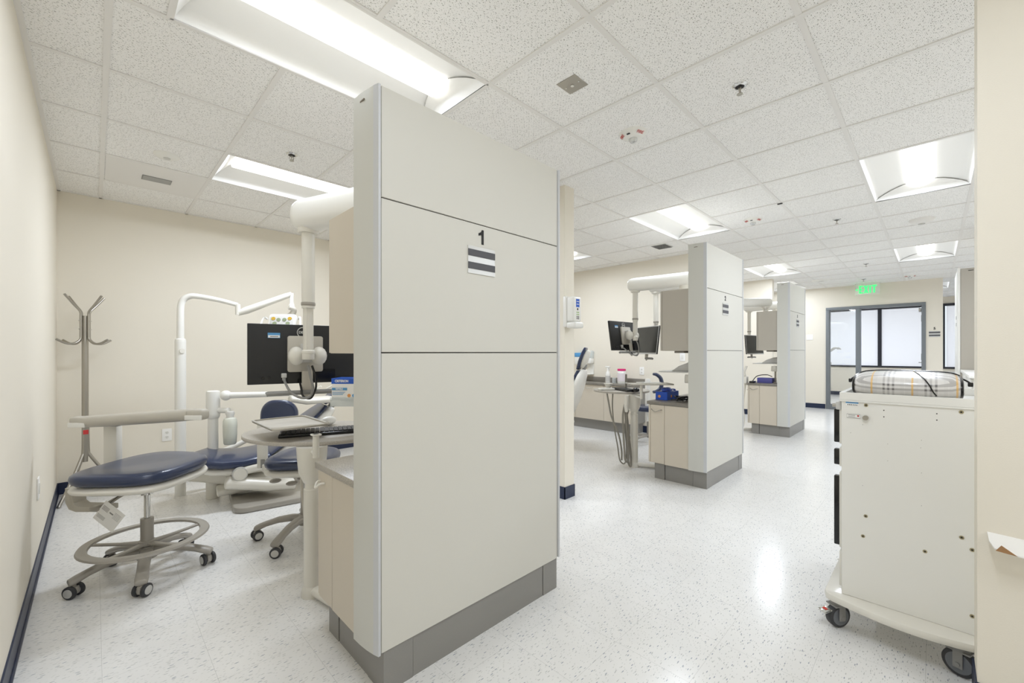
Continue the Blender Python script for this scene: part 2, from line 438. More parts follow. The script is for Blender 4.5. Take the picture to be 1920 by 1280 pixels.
# baseboards
def baseb(name, *a): return struct(bx(name, 'navy_base', None, *a, bev=0.002, seg=1))
BH = 0.1
b = B(); b.box(XL, XL+.006, YR, YB, 0, BH); b.box(XL, XL+.014, YR, YB, 0, .012, bev=.004); b.build('baseboard_left', M['navy_base'])['kind'] = 'structure'
baseb('baseboard_back', XL+.006, 11.1, YB-.006, YB, 0, BH)
for n_, x in (('near', 2.74), ('middle', 5.88), ('far', 9.02)):
    b = B(); b.box(x-.006, x, 2.134, YB, 0, BH); b.box(x-.006, x+.131, 2.134, 2.14, 0, BH); b.box(x+.125, x+.131, 2.134, YB, 0, BH)
    b.build('baseboard_bay_'+n_, M['navy_base'])['kind'] = 'structure'
b = B(); b.box(2.102, 2.261, -.103, -.097, 0, BH); b.box(2.102, 2.108, YR, -.103, 0, BH); b.box(2.255, 2.261, YR, -.103, 0, BH)
struct(b.build('baseboard_right', M['navy_base']))
b = B(); b.box(DX-.006, DX, DY1+.01, YB, 0, BH); b.box(DX-.006, DX, -.123, DY0-.01, 0, BH); b.box(DX, DX+.14, -.123, -.117, 0, BH)
struct(b.build('baseboard_door_side', M['navy_base']))
baseb('baseboard_far', XF-.006, XF, YR, 3.6, 0, BH)

# ceiling: tiles around the troffers, visible grid bars
G = 0.607; GX, GY = 0.22, 0.388
def gx(k): return GX+G*k
def gy(k): return GY+0.61*k
lights = []    # x0,y0,x1,y1
for kx in (0, 6, 12): lights.append((gx(kx), gy(2), gx(kx+2), gy(3)))
for kx in (0, 6, 12, 19): lights.append((gx(kx), gy(-1), gx(kx+2), gy(0)))
lights += [(0.04+G, gy(5), 0.04+3*G, gy(6)), (gx(6), gy(5), gx(8), gy(6)), (gx(12), gy(5), gx(14), gy(6)),
           (9.55, gy(2)+.3, 9.55+2*G, gy(3)+.3), (gx(0), gy(-5), gx(2), gy(-4)), (gx(6), gy(-5), gx(8), gy(-4)), (gx(12), gy(-5), gx(14), gy(-4)),  # the row behind the camera is unseen, added for fill light
           (12.4, 1.6, 12.4+2*G, 2.21)]
def in_left(x, y): return y > gy(3)-.01 and x < 1.85
def xlines_left(): return [XL]+[0.04+G*k for k in range(0, 4)]
xs = [XL]+[gx(k) for k in range(-0, 26) if gx(k) < XF]+[XF]
ys = [YR]+[gy(k) for k in range(-6, 8) if YR < gy(k) < YB]+[YB]
cb = B()
def cquad(x0, x1, y0, y1, holes):
    for (a, c, d, e) in holes:
        if x0 < d-1e-4 and x1 > a+1e-4 and y0 < e-1e-4 and y1 > c+1e-4:
            for q in ((x0, min(a, x1), y0, y1), (max(d, x0), x1, y0, y1), (max(x0, a), min(x1, d), y0, min(c, y1)), (max(x0, a), min(x1, d), max(e, y0), y1)):
                if q[1]-q[0] > 1e-3 and q[3]-q[2] > 1e-3: cquad(*q, [h for h in holes if h != (a, c, d, e)])
            return
    cb.box(x0, x1, y0, y1, CEIL, CEIL+.015)
for (zx0, zx1, zy0, zy1) in ((XL, XF, YR, gy(3)), (XL, 0.04+3*G, gy(3), YB), (0.04+3*G, XF, gy(3), YB)):
    for j in range(int((zy1-zy0)/1.22)+1):
        a, c = zy0+1.22*j, min(zy1, zy0+1.22*(j+1))
        if c-a > 1e-3: cquad(zx0, zx1, a, c, lights)
struct(cb.build('ceiling', M['tile'], smooth=0))
# plain vented ceiling panel areas and grid bars
gb = B()
def clip_bar(p0, p1, axis, c, wd=.024):
    segs = [(p0, p1)]
    for (a, cc, d, e) in lights:
        lo, hi, m0, m1 = (a, d, cc, e) if axis == 'x' else (cc, e, a, d)
        if m0+.02 < c < m1-.02:
            segs = [s2 for s_ in segs for s2 in ((s_[0], min(s_[1], lo)), (max(s_[0], hi), s_[1])) if s2[1]-s2[0] > 1e-3]
    for s_ in segs:
        z1 = CEIL-.0005 if axis == 'x' else CEIL
        if axis == 'x': gb.box(s_[0], s_[1], c-wd/2, c+wd/2, CEIL-.005, z1)
        else: gb.box(c-wd/2, c+wd/2, s_[0], s_[1], CEIL-.006, z1)
for y in ys[1:-1]: clip_bar(XL, XF, 'x', y)
for x in xs[1:-1]:
    clip_bar(YR, gy(3) if x < 1.86 else YB, 'y', x)
for k in range(4): clip_bar(gy(3), YB, 'y', 0.04+G*k)
gb.box(XL, XL+.02, YR, YB, CEIL-.006, CEIL); gb.box(XL, 11.1, YB-.02, YB, CEIL-.006, CEIL)
struct(gb.build('trim_1', M['grid'], smooth=0))

# troffers
def make_troffer(label):
    t = thing('ceiling_light', label, 'light', (0, 0, CEIL), 0, 'recessed ceiling troffers')
    L, W = 2*G, .61; hw, hl = W/2-.012, L/2-.012
    f = B()
    for s_ in (-1, 1):
        f.box(-hl-.012, hl+.012, s_*(hw+.006)-.006, s_*(hw+.006)+.006, -.006, .1)
        f.box(s_*(hl+.006)-.006, s_*(hl+.006)+.006, -hw, hw, -.0058, .1)
    f.build('frame', M['grid'], t)
    r = B(); n = 10      # curved reflector wings rising to the basket
    for s_ in (-1, 1):
        prof = [(s_*(hw+.002), -.004), (s_*(hw-.02), .030)]+[(s_*(hw-.02-(hw-.02-.085)*(k/n)), .030+.052*math.sin(k/n*PI/2)) for k in range(1, n+1)]
        vs = [[r.bm.verts.new((x, y, z)) for x in (-hl, hl)] for y, z in prof]
        for a, c in zip(vs[:-1], vs[1:]): r.bm.faces.new((a[0], a[1], c[1], c[0]))
    for s_ in (-1, 1):   # end fillets, curved like a shallow arch
        m_ = 12
        lo = [r.bm.verts.new((s_*(hl+.002), -hw+2*hw*k/m_, -.004)) for k in range(m_+1)]
        hi = [r.bm.verts.new((s_*(hl-.10*math.sin(PI*k/m_)), -hw+2*hw*k/m_, .004+.080*math.sin(PI*k/m_)**.7)) for k in range(m_+1)]
        for k in range(m_): r.bm.faces.new((lo[k], lo[k+1], hi[k+1], hi[k]))
    r.build('reflector', M['refl'], t, smooth=60)
    bx('housing', 'refl', t, -hl, hl, -hw, hw, .090, .1)
    l = B(); pts = []
    for k in range(9):
        a = PI*k/8; pts.append((-.088*math.cos(a), .084-.052*math.sin(a)))
    l.rings([[Vector((x, y, z)) for y, z in pts] for x in (-hl+.09, hl-.09)])
    l.build('lens', M['lens'], t, smooth=60)
    ld = bpy.data.lights.new('troffer_lamp', 'AREA'); ld.shape = 'RECTANGLE'; ld.size = 2*(hl-.10); ld.size_y = .15; ld.energy = LAMP_W; ld.color = (.825, .895, 1.0)
    lo = bpy.data.objects.new('lamp', ld); COL.objects.link(lo); lo.parent = t; lo.location = (0, 0, .029)
    return t
tro = None
Llabels = ['troffer directly above the near end of partition 1', 'troffer above the corridor just before the partition marked 2', 'troffer above partition marked 3, beyond the middle one',
           'troffer above the photographer, outside the view', 'large troffer at the upper right, beyond the sprinklers', 'far small troffer at right, above the exit sign side', 'troffer in the far room beyond the right wall end',
           'troffer behind the monitor boom in the first bay', 'troffer glimpsed beside the wall pillar in the second bay', 'troffer over the third bay, hidden by partitions',
           'small distant troffer peeking out above the third partition', 'troffer behind the photographer at left, unseen, added for fill light', 'troffer behind the photographer at centre, unseen, added for fill light', 'troffer behind the photographer far right, unseen, added for fill light', 'troffer in the far office behind the glass']
for i, (a, c, d, e) in enumerate(lights):
    o = make_troffer('') if tro is None else copy_tree(tro)
    if tro is None: tro = o
    for ch in o.children:
        if ch.type == 'LIGHT':
            ch.data = ch.data.copy(); ch.data.energy = LAMP_W*{0: .55, 3: .7, 4: 1.25, 5: 1.1, 7: 1.5, 8: 1.25, 11: .9, 12: 1.8, 13: 1.4, 14: 1.3}.get(i, 1.0)
    o.location = ((a+d)/2, (c+e)/2, CEIL); o['label'] = 'recessed white ' + Llabels[i]

# ------------------------------------------------------------------ door and frame
d = B().use(M['frame']); y0, y1 = DY0, DY1; jw = .05
ML0, ML1 = 1.075, 1.125      # mullion between sidelight and doorway
X0, X1 = DX-.02, DX+.16
d.box(X0, X1, y1-.06, y1, 0, DZ-.055, bev=.003); d.box(X0, X1, y0, y0+.06, 0, DZ-.055, bev=.003)
d.box(X0, X1, 1.06, 1.135, 0, DZ-.055, bev=.003); d.box(X0, X1, y0, y1, DZ-.055, DZ, bev=.003)
d.box(X0, X1, 1.135, y1-.06, 0, .10, bev=.003)
dr = struct(d.build('door_1'))
bx('sidelight_pane', 'glass', dr, DX+.05, DX+.056, 1.135, y1-.06, .10, DZ-.055)
lf = B(); lf.use(M['doorleaf']).box(DX+.16, DX+1.05, .115, .16, .012, DZ-.06, bev=.002)
leaf = lf.build('door_leaf', None, dr)
for z in (.25, 1.12, 1.86): B().box(DX+.10, DX+.162, .160, .167, z-.06, z+.06).cyl((DX+.162, .168, z-.06), (DX+.162, .168, z+.06), .007, n=8).build('hinge', M['steel'], leaf)
B().box(DX+.2, DX+.42, .165, .21, DZ-.16, DZ-.09, bev=.008).build('door_closer', M['steel'], leaf)
B().cyl((DX+.98, .16, 1.0), (DX+.98, .22, 1.0), .012, n=10).cyl((DX+.98, .215, 1.0), (DX+.87, .215, 1.0), .01, n=10).build('door_handle', M['steel'], leaf)

# exit sign hanging from the ceiling
t = thing('exit_sign', 'green lit EXIT sign hanging from the ceiling before the far door', 'sign', (10.85, .93, CEIL))
bx('sign_plate', 'exitplate', t, -.004, .004, -.19, .19, -.235, -.012, bev=.003)
bx('sign_canopy', 'white', t, -.02, .02, -.13, .13, -.012, 0, bev=.003)
XM = face_mtx((-.0065, -.01, -.205), (0, -1, 0), (0, 0, 1)); g = B(); hh, ss = .150, .024
for a in ((0, ss, 0, hh), (0, .058, 0, .022), (0, .052, hh/2-.011, hh/2+.011), (0, .058, hh-.022, hh)): g.box(-.135+a[0], -.135+a[1], a[2], a[3], 0, .002, mtx=XM)
g.prism([(-.066, 0), (-.040, 0), (.006, hh), (-.020, hh)], 0, .002, mtx=XM); g.prism([(-.020, 0), (.006, 0), (-.040, hh), (-.066, hh)], .0005, .0022, mtx=XM)
g.box(.020, .044, 0, hh, 0, .002, mtx=XM)
g.box(.082, .106, 0, hh, 0, .002, mtx=XM); g.box(.056, .132, hh-.024, hh, 0, .0021, mtx=XM)
g.build('sign_letters', M['exitgreen'], t)
B().prism([(0, 0), (.035, .022), (.035, -.022)], 0, .003).build('sign_arrow', M['exitgreen'], t).matrix_local = face_mtx((-.007, .185, -.13), (0, -1, 0), (0, 0, 1))

# room numbers
def number_sign(num, origin, right, label, w_=.15, size=.06, stack=True):
    t = thing('room_sign', label, 'sign', origin)
    R = Vector(right); U = Vector((0, 0, 1)); n = R.cross(U)
    m0 = face_mtx((0, 0, 0), R, U)
    if num == '1': B().prism([(.016, -.030), (.016, .032), (.006, .032), (.001, .022), (-.012, .015), (-.012, .005), (.004, .010), (.004, -.030)], 0, .0015, mtx=m0 @ Matrix.Translation((-.004, .105, 0))).build('number', M['signblack'], t)
    else: text(num, size, 'signblack', 'number', t, m0 @ Matrix.Translation((.0, .105, .0005)), .001, .0022)
    B().box(-w_/2, w_/2, -.055, .06, 0, .003, mtx=m0).build('sign_holder', M['signclear'], t)
    B().box(-w_/2, w_/2, .018, .046, .003, .005, mtx=m0).build('name_insert', M['signgrey'], t)
    B().box(-w_/2, w_/2, -.036, -.008, .003, .005, mtx=m0).build('name_insert', M['signgrey'], t)
    return t

# ------------------------------------------------------------------ partitions with their cabinets
ORD = ['first', 'middle', 'farthest']
def handle_arch(bb, x, y0, y1, z, out=.03, r=.0045):
    """curved bar handle on a face whose outward normal is -x"""
    pts = [(x, y0, z), (x-out*.6, y0+.008, z-.002), (x-out, (y0+y1)/2, z-.018), (x-out*.6, y1-.008, z-.002), (x, y1, z)]
    bb.tube(pts, r, n=8)
def partition(i, ox, oy, zt):
    s_ = zt/2.145; o3 = (ox, oy, 0); nm = ORD[i]
    where = ['marked 1, nearest and tallest in view', 'marked 2, in the middle of the row', 'marked 3, farthest down the row'][i]
    t = thing('partition', 'tall warm grey laminate partition ' + where, 'partition', o3, 0, 'numbered partitions')
    bx('core', 'panel', t, .004, .982, .014, .15, .15, zt-.004)
    bx('gap_strip', 'gap', t, -.006, .976, .007, .015, .15, zt-.008)
    z1, z2 = 1.208*s_, 1.753*s_
    for a, c in ((.153, z1-.002), (z1+.002, z2-.002), (z2+.002, zt)):
        bx('face_panel', 'panel', t, .003, .975, 0, .009, a, c, bev=.0015, seg=1)
    B().box(.977, .990, -.006, .15, .158, zt+.002, bev=.002).build('edge_trim', M['trim'], t)
    e = B(); e.prism([(-.010, .004), (-.017, .022), (-.024, .06), (-.028, .10), (-.030, .150), (.003, .150), (.003, .004)], .150, zt, bev=0)
    e.build('end_panel', M['endp'], t)
    e = B(); e.prism([(-.0015, -.003), (-.010, -.003), (-.0172, .0215), (-.0105, .004), (-.0015, .004)], .150, zt+.001).build('corner_trim', M['trim'], t)
    bx('vent_slot', 'seam', t, -.029, -.0255, .07, .10, zt-.033*s_, zt-.028*s_)
    k = B().use(M['gap']); k.box(.028, .962, .018, .472, 0, .149); k.use(M['kick'])
    k.box(.014, .132, .005, .02, 0, .15); k.box(.134, .868, .007, .02, 0, .15); k.box(.872, .976, .005, .02, 0, .15)
    k.box(.014, .03, .02, .125, 0, .15); k.box(.016, .03, .127, .385, 0, .15); k.box(.014, .03, .392, .49, 0, .15); k.box(.03, .976, .47, .49, 0, .15)
    k.box(.96, .976, .02, .47, 0, .15)
    k.build('plinth', None, t)
    # base cabinet below the worktop
    c = thing('base_cabinet', 'beige base cabinet built into the %s partition, under its worktop' % nm, 'cabinet', (ox, oy+.155, 0), 0, 'partition base cabinets')
    cm = 'cab' if i == 0 else 'cab'
    bx('body', cm, c, .0, .97, 0, .365, .152, .698*s_)
    bx('filler_panel', cm, c, -.018, 0, 0, .222, .152, .698*s_, bev=.001, seg=1)
    dd = bx('door', cm, c, -.018, 0, .225, .362, .155, .698*s_, bev=.001, seg=1)
    hb = B(); handle_arch(hb, -.018, .25 if i else .30, .35, .655*s_); hb.build('door_handle', M['steel'] if i else M['white2'], dd)
    fr = bx('door', cm, c, -.014, .97, .366, .384, .155, .696*s_, bev=.001, seg=1)
    hb = B(); hb.tube([(.05, .384, .64), (.06, .41, .64), (.14, .415, .63), (.22, .41, .64), (.23, .384, .64)], .0045, n=8); hb.build('door_handle', M['steel'], fr)
    wt = bx('worktop', 'counter' if i == 0 else 'counter_dark', None, -.024, .985, 0, .402, .700*s_, .730*s_, bev=.004)
    wt.location = (ox, oy+.1525, 0)
    tag(wt, 'speckled grey worktop on the %s partition\'s base cabinet' % nm, 'worktop', 'partition worktops')
    c = thing('wall_cabinet', 'beige upper cabinet hung high on the %s partition' % nm, 'cabinet', (ox, oy+.152, 1.205*s_), 0, 'partition upper cabinets')
    um = 'cab' if i == 0 else 'cabin'
    bx('body', um, c, -.016, .97, 0, .248, 0, .556*s_, bev=.001, seg=1)
    bx('door', um, c, -.014, .97, .251, .268, .002, .556*s_, bev=.001, seg=1)
    if i: B().box(.0, .5, .05, .14, -.02, -.001, bev=.004).build('task_light', M['dtaupe'], c)
    sg = number_sign(str(i+1), (ox+.463, oy-.0005, (1.21+.385)*s_), (1, 0, 0), 'black %s above a two-row grey name holder on the %s partition' % (('one', 'two', 'three')[i], nm))
    return t
P = [(.71, 1.365, 2.145), (3.815, 1.408, 2.175), (6.965, 1.435, 2.20)]
for i, p in enumerate(P): partition(i, *p)

# number 5 on the far door-side wall
number_sign('5', (DX-.0005, -.008, 1.545), (0, -1, 0), 'black number 5 above two grey bars beside the far doorway')

# ------------------------------------------------------------------ monitor booms and monitors
def monitor_boom(pivot, pole, zb, zt, zc, label, pd=.032, cup=True, rod_end=None):
    """pivot, pole: xy; boom between zb and zt; pole down to zc"""
    t = thing('overhead_boom', label, 'boom', (pivot[0], pivot[1], zb), 0, 'overhead monitor arms')
    q = Vector((pole[0]-pivot[0], pole[1]-pivot[1], 0)); L = q.length; ang = math.atan2(q.y, q.x); h = zt-zb
    rot = Matrix.Rotation(ang, 4, 'Z')
    bb = B(); n = 20; rs = []
    for x, k in ((-.075, .15), (-.072, .5), (-.06, .78), (-.035, .95), (0, 1), (L*.5, 1), (L, 1), (L+.03, .95), (L+.055, .8), (L+.068, .5), (L+.071, .15)):
        ring = []
        for j in range(n):
            a = 2*PI*j/n; ca, sa = math.cos(a), math.sin(a)
            ring.append(rot @ Vector((x, math.copysign(abs(ca)**.75, ca)*.068*(.6+.4*k), h/2+math.copysign(abs(sa)**.75, sa)*h/2*(.35+.65*k))))
        rs.append(ring)
    bb.rings(rs).build('boom', M['white'], t)
    B().cyl((0, 0, -.03), (0, 0, .012), .055, n=24).cyl((0, 0, -.07), (0, 0, -.03), .035, n=20).build('pivot_base', M['white2'], t)
    P0 = rot @ Vector((L, 0, 0)); zc_ = zc-zb
    u = B().lathe([(.046, -.012), (.050, -.004), (.050, .012)], (P0.x, P0.y, 0)); u.cyl((P0.x, P0.y, zc_*.60), (P0.x, P0.y, 0), pd, n=24)
    u.build('pole', M['white2'], t)
    lo = B(); r2 = pd*.72
    lo.cyl((P0.x, P0.y, zc_+.01), (P0.x, P0.y, zc_*.58), r2, n=24)
    for j in range(4):
        a = ang+j*PI/2+.5
        lo.cyl((P0.x+math.cos(a)*r2, P0.y+math.sin(a)*r2, zc_+.03), (P0.x+math.cos(a)*r2, P0.y+math.sin(a)*r2, zc_*.60), .004, n=8)
    lo.build('inner_pole', M['white2'], t)
    B().lathe([(pd+.001, 0), (pd+.003, .004), (pd+.003, .014), (pd+.001, .018)], (P0.x, P0.y, zc_*.60+.012)).build('collar', M['taupe'], t)
    B().lathe([(pd*.9, 0), (pd*.95, .003), (pd*.95, .030), (pd*1.02, .032), (pd*1.02, .044), (pd*.8, .05)], (P0.x, P0.y, zc_)).build('clamp_collar', M['white2'], t)
    return t, P0
def monitor(loc, rz, tilt, pole_y, label, stick=True, handle=(-.19, .23), hz=-.045, cable=True, detailed=True):
    """local x = width, back faces -y; loc = centre of the panel"""
    t = thing('monitor', label, 'monitor', loc, rz, 'black monitors on overhead arms')
    t.rotation_euler = (tilt, 0, rz)
    W, H = .27, .16
    s_ = B(); s_.box(-W, W, -.012, .008, -H, H, bev=.003)
    s_.box(-.2, .2, -.030, -.012, -.10, .10, bev=.008).build('shell', M['black'], t) if False else s_.build('shell', M['black'], t)
    bx('screen', 'screen', t, -W+.008, W-.008, .008, .0095, -H+.016, H-.008)
    bx('bezel_edge', 'lgrey', t, -W-.0008, W+.0008, .006, .0085, -H-.0008, H+.0008)
    if detailed:
        bx('port_recess', 'blackg', t, -.085, .155, -.0135, -.011, -H, -H+.075)
        if stick:
            g = B().box(-.179, -.121, -.0142, -.0125, .085, .113, bev=.0008, seg=1).build('asset_sticker', M['ltblue'], t); g['label'] = 'light blue and white asset sticker'
            bx('sticker_label', 'paper', t, -.177, -.123, -.0146, -.0140, .087, .100)
            B().box(-.168, -.130, -.0149, -.0145, .0915, .0945).build('sticker_print', M['ink'], t)
        lg = B(); lg.tube([(-.012+.027*math.cos(a), -.0135, .118+.027*math.sin(a)) for a in (2*PI*k/20 for k in range(20))], .0022, n=6, closed=True, smooth=False)
        lo = lg.build('logo', M['lgrey'], t)
        text('DELL', .018, 'lgrey', 'logo_letters', t, face_mtx((-.012, -.0128, .118), (1, 0, 0), (0, 0, 1)), .0006, .0006)
        B().cyl((-.20, -.014, -.128), (-.20, -.011, -.128), .007, n=12).cyl((-.172, -.014, -.126), (-.172, -.011, -.126), .007, n=12).build('screw_cover', M['blackg'], t)
    # mount plate, ball housing and handle belong to the monitor head
    pl = B(); pl.prism(rrect(-.088, .088, -.098, .098, .012), 0, .02, bev=.005, mtx=face_mtx((0, -.014, 0), (1, 0, 0), (0, 0, 1))); pl.build('mount_plate', M['beigep'], t)
    for sx in (-1, 1): B().ball((sx*.055, pole_y*.72, -.01), .047, (.85, .95, 1.05)).build('pivot_housing', M['white2'], t)
    B().box(-.030, .030, pole_y*.55, -.03, -.045, .055, bev=.006).build('pivot_bracket', M['lgrey'], t)
    B().prism([(-.024, -.09), (.030, -.09), (.030, -.18), (.022, -.215), (0, -.232), (-.020, -.222), (-.024, -.18)], 0, .012, bev=.004, mtx=face_mtx((0, pole_y*.42, 0), (1, 0, 0), (0, 0, 1))).build('hanging_bracket', M['beigep'], t)
    hb = B(); hb.tube([(handle[0], pole_y*.5, -H+hz-.004), (handle[0]+.01, pole_y*.5, -H+hz), (handle[1]-.01, pole_y*.5, -H+hz), (handle[1], pole_y*.5, -H+hz-.002)], .0125, n=14, smooth=False)
    hb.build('handle_bar', M['grey'], t)
    if cable:
        c1 = B(); c1.tube([(-.004, pole_y*1.0, -.06), (.006, pole_y*1.1, -.12), (.018, pole_y*1.05, -.18), (.005, pole_y*.95, -.222), (-.035, pole_y*.85, -.228), (-.078, pole_y*.6, -.20), (-.100, pole_y*.4, -.155), (-.104, -.03, -.135)], .0065, n=8)
        c1.build('cable', M['grey'], t)
        c2 = B(); c2.tube([(.014, pole_y*1.0, -.06), (.030, pole_y*1.05, -.12), (.032, pole_y, -.18), (.010, pole_y*.9, -.232), (-.022, pole_y*.7, -.222), (-.028, pole_y*.5, -.18), (-.03, -.03, -.14)], .0055, n=8)
        c2.build('cable', M['blackg'], t)
        B().box(-.117, -.091, -.034, -.014, -.128, -.103, bev=.004).box(-.112, -.096, -.032, -.016, -.142, -.128, bev=.003).build('plug', M['lgrey'], t)
    return t
monitor_boom((1.0, 1.68), (.785, 2.285), 1.835, 1.998, 1.172, 'thick white overhead arm carrying the first bay\'s monitor', pd=.0315)
m1 = monitor((.827, 2.46, 1.2), math.radians(-11.8), 0, -.165, 'large black monitor seen from behind, hung in the first bay')
monitor_boom((4.20, 1.76), (4.15, 2.28), 1.867, 2.01, 1.335, 'white overhead arm carrying the tilted monitor in the second bay', pd=.030)
monitor((4.17, 2.425, 1.388), math.radians(-3), -.14, -.14, 'black monitor seen from behind, second bay, hung nearest the pole', handle=(-.23, .06), hz=-.03)
monitor_boom((4.66, 1.76), (4.63, 2.28), 1.90, 2.03, 1.30, 'white overhead arm partly hidden behind the second bay\'s upper cabinet', pd=.028)
m = monitor((4.56, 2.385, 1.347), math.radians(60), .12, -.10, 'dark screened monitor turned to the camera behind the second bay\'s first', stick=False, handle=(-.12, .02), cable=False, detailed=False)
monitor_boom((7.22, 1.80), (6.78, 2.30), 1.895, 2.03, 1.25, 'white overhead arm above the third bay, cut off by a partition', pd=.030)
monitor_boom((7.85, 1.80), (7.925, 2.225), 1.90, 2.03, 1.30, 'white overhead arm hidden behind the third bay\'s upper cabinet', pd=.028)
monitor((7.90, 2.14, 1.335), math.radians(168), .08, -.12, 'dark monitor mostly hidden by the third bay\'s upper cabinet', stick=False, handle=(-.12, .12), cable=False, detailed=False)

# ------------------------------------------------------------------ pedestal tables
def pedestal_table(loc, top, label, ztop, foot):
    cx, cy, a, bb_, rot = top
    t = thing('pedestal_table', label, 'table', loc, 0, 'pedestal work tables')
    B().prism(ell(cx, cy, a, bb_, rot), ztop-.022, ztop, bev=.006).build('tabletop', M['tabletop'], t)
    B().lathe([(.036, ztop-.205), (.040, ztop-.20), (.062, ztop-.15), (.070, ztop-.06), (.072, ztop-.022)], (0, 0, 0)).build('neck', M['white2'], t)
    B().lathe([(.039, .03), (.039, ztop-.235), (.034, ztop-.23), (.034, ztop-.20)], (0, 0, 0)).build('post', M['white2'], t)
    f = B(); f.lathe([(.050, .0), (.050, .02), (.040, .05), (.036, .055)], (0, 0, 0))
    f.tube([(0, 0, .03), (foot[0]*.5, foot[1]*.5, .028), (foot[0], foot[1], .028)], .028, n=12, flat=.8); f.build('foot', M['white2'], t)
    return t
T1 = (.772, 2.194, 0); T2 = (4.045, 2.235, 0); T3 = (7.02, 2.24, 0)
pedestal_table(T1, (.150, .275, .41, .33, -PI/4), 'oval speckled pedestal table in the first bay, under the tray', .765, (.05, -.30))
pedestal_table(T2, (.165, .25, .32, .30, 0), 'round glossy pedestal table in the second bay, hoses beneath', .79, (.12, -.28))
pedestal_table(T3, (.22, .30, .30, .30, 0), 'pedestal table in the third bay, hidden behind the middle partition', .79, (.12, -.28))

def tray(loc, rz, a, b_, label, rod, neck):
    t = thing('instrument_tray', label, 'tray', loc, rz)
    rr = rrect(-a, a, -b_, b_, .03)
    ri = rrect(-a+.008, a-.008, -b_+.008, b_-.008, .026)
    k = B(); k.prism(rr, -.004, 0); 
    k.rings([[Vector((x, y, z)) for x, y in q] for q, z in ((rr, -.002), (rr, .006), (ri, .006), (ri, .0005))], cap=False)
    k.build('pan', M['beigep'], t)
    k = B(); k.cyl((rod[0], rod[1], -rod[2]), (rod[0], rod[1], -.004), .0145, n=16); k.box(rod[0]-.02, rod[0]+.02, rod[1]-.02, rod[1]+.02, -.012, -.004, bev=.003)
    v = Matrix.Rotation(-rz, 3, 'Z') @ (Vector(neck)-Vector(loc)); k.cyl((rod[0], rod[1], -rod[2]+.008), (v.x, v.y, -rod[2]+.008), .010, n=12); k.build('support_rod', M['white2'], t)
    k = B(); k.tube([(-a, -b_+.03, .006), (-a, b_-.03, .006)], .003, n=8); k.tube([(a, -b_+.03, .006), (a, b_-.03, .006)], .003, n=8); k.build('rim_wire', M['lgrey'], t)
    return t
tray((.742, 2.435, .832), 0, .135, .205, 'beige rectangular tray raised over the first bay\'s table', (-.007, -.395, .115), (T1[0]-.02, T1[1]-.065, .83))
tray((3.93, 2.01, .893), math.radians(-45), .21, .13, 'beige tray on a rod beside the second bay\'s table', (-.075, .0, .15), (T2[0]-.06, T2[1]-.05, .89))
# instruments on the second tray
b = B(); b.tube([(-.12, .02, .010), (.04, .045, .012)], .007, n=8, smooth=False); b.tube([(-.05, -.02, .010), (.12, .0, .012)], .006, n=8, smooth=False)
o = b.build('hand_instruments', M['white'], None); o.rotation_euler = (0, 0, -.8); o.location = (3.93, 2.01, .8935); tag(o, 'two pale handpieces lying on the second bay\'s tray', 'instrument')

def keyboard(loc, rz, label, W=.44, D=.15):
    t = thing('keyboard', label, 'keyboard', loc, rz, 'black keyboards')
    bx('base', 'blackg', t, -W/2, W/2, -D/2, D/2, 0, .016, bev=.004)
    k = B()
    for r in range(5):
        nk = 18
        for c in range(nk):
            x = -W/2+.012+(W-.024)*c/nk; y = -D/2+.010+(D-.02)*r/5
            k.box(x, x+(W-.024)/nk-.003, y, y+(D-.02)/5-.003, .016, .022)
    o = k.build('keys', M['black'], t, smooth=0)
    return t
keyboard((.90, 2.37, .7655), math.radians(-20), 'black keyboard at the right of the first bay\'s oval table')
k2 = keyboard((4.13, 2.40, .7905), math.radians(60), 'black keyboard on the second bay\'s round table', W=.36)
b = B(); b.ball((0, 0, .014), .055, (1, .55, .5), 20); o = b.build('computer_mouse', M['white']); o.location = (1.01, 2.60, .779); o.rotation_euler = (0, 0, .4); tag(o, 'white computer mouse behind the beige tray', 'mouse')
b = B(); b.ball((0, 0, .012), .05, (1, .6, .5), 20); o = b.build('computer_mouse', M['blackg']); o.location = (4.02, 2.20, .804); o.rotation_euler = (0, 0, 1); tag(o, 'black computer mouse beside the second bay\'s keyboard', 'mouse')

# white underside rail below the first table + grey tubing along its post
b = B(); b.tube([(.765, 2.33, .742), (.766, 2.33, .60), (.770, 2.325, .48), (.776, 2.32, .40), (.785, 2.31, .28)], .008, n=10); o = b.build('hose', M['beigep']); tag(o, 'grey hose hanging down beside the first bay\'s table post', 'hose')

# hoses under the second table
hz = []
def hose(pts, r, label):
    o = B().tube(pts, r, n=8).build('hose', M['hose']); tag(o, label, 'hose', 'hoses hanging below the second bay table'); return o
T = Vector(T2)
def tp(dx, dy, z): return (T.x+dx, T.y+dy, z)
hose([tp(-.11, .05, .66), tp(-.16, .04, .55), tp(-.17, .03, .40), tp(-.20, .0, .22), tp(-.22, -.02, .12), tp(-.16, -.02, .10), tp(-.13, .0, .3), tp(-.12, .03, .52), tp(-.10, .05, .66)], .011, 'thick hose loop nearest the second bay\'s table post')
hose([tp(-.10, .03, .65), tp(-.13, .02, .52), tp(-.14, .0, .30), tp(-.16, -.02, .10), tp(-.11, -.02, .03), tp(-.07, .0, .12), tp(-.08, .02, .36), tp(-.09, .04, .60)], .012, 'hose loop that almost reaches the floor by the second table post')
hose([tp(-.13, .25, .77), tp(-.14, .22, .66), tp(-.15, .18, .52), tp(-.15, .10, .36), tp(-.17, .05, .2), tp(-.20, .03, .10)], .009, 'thin hose dropping from the left underside of the round table')
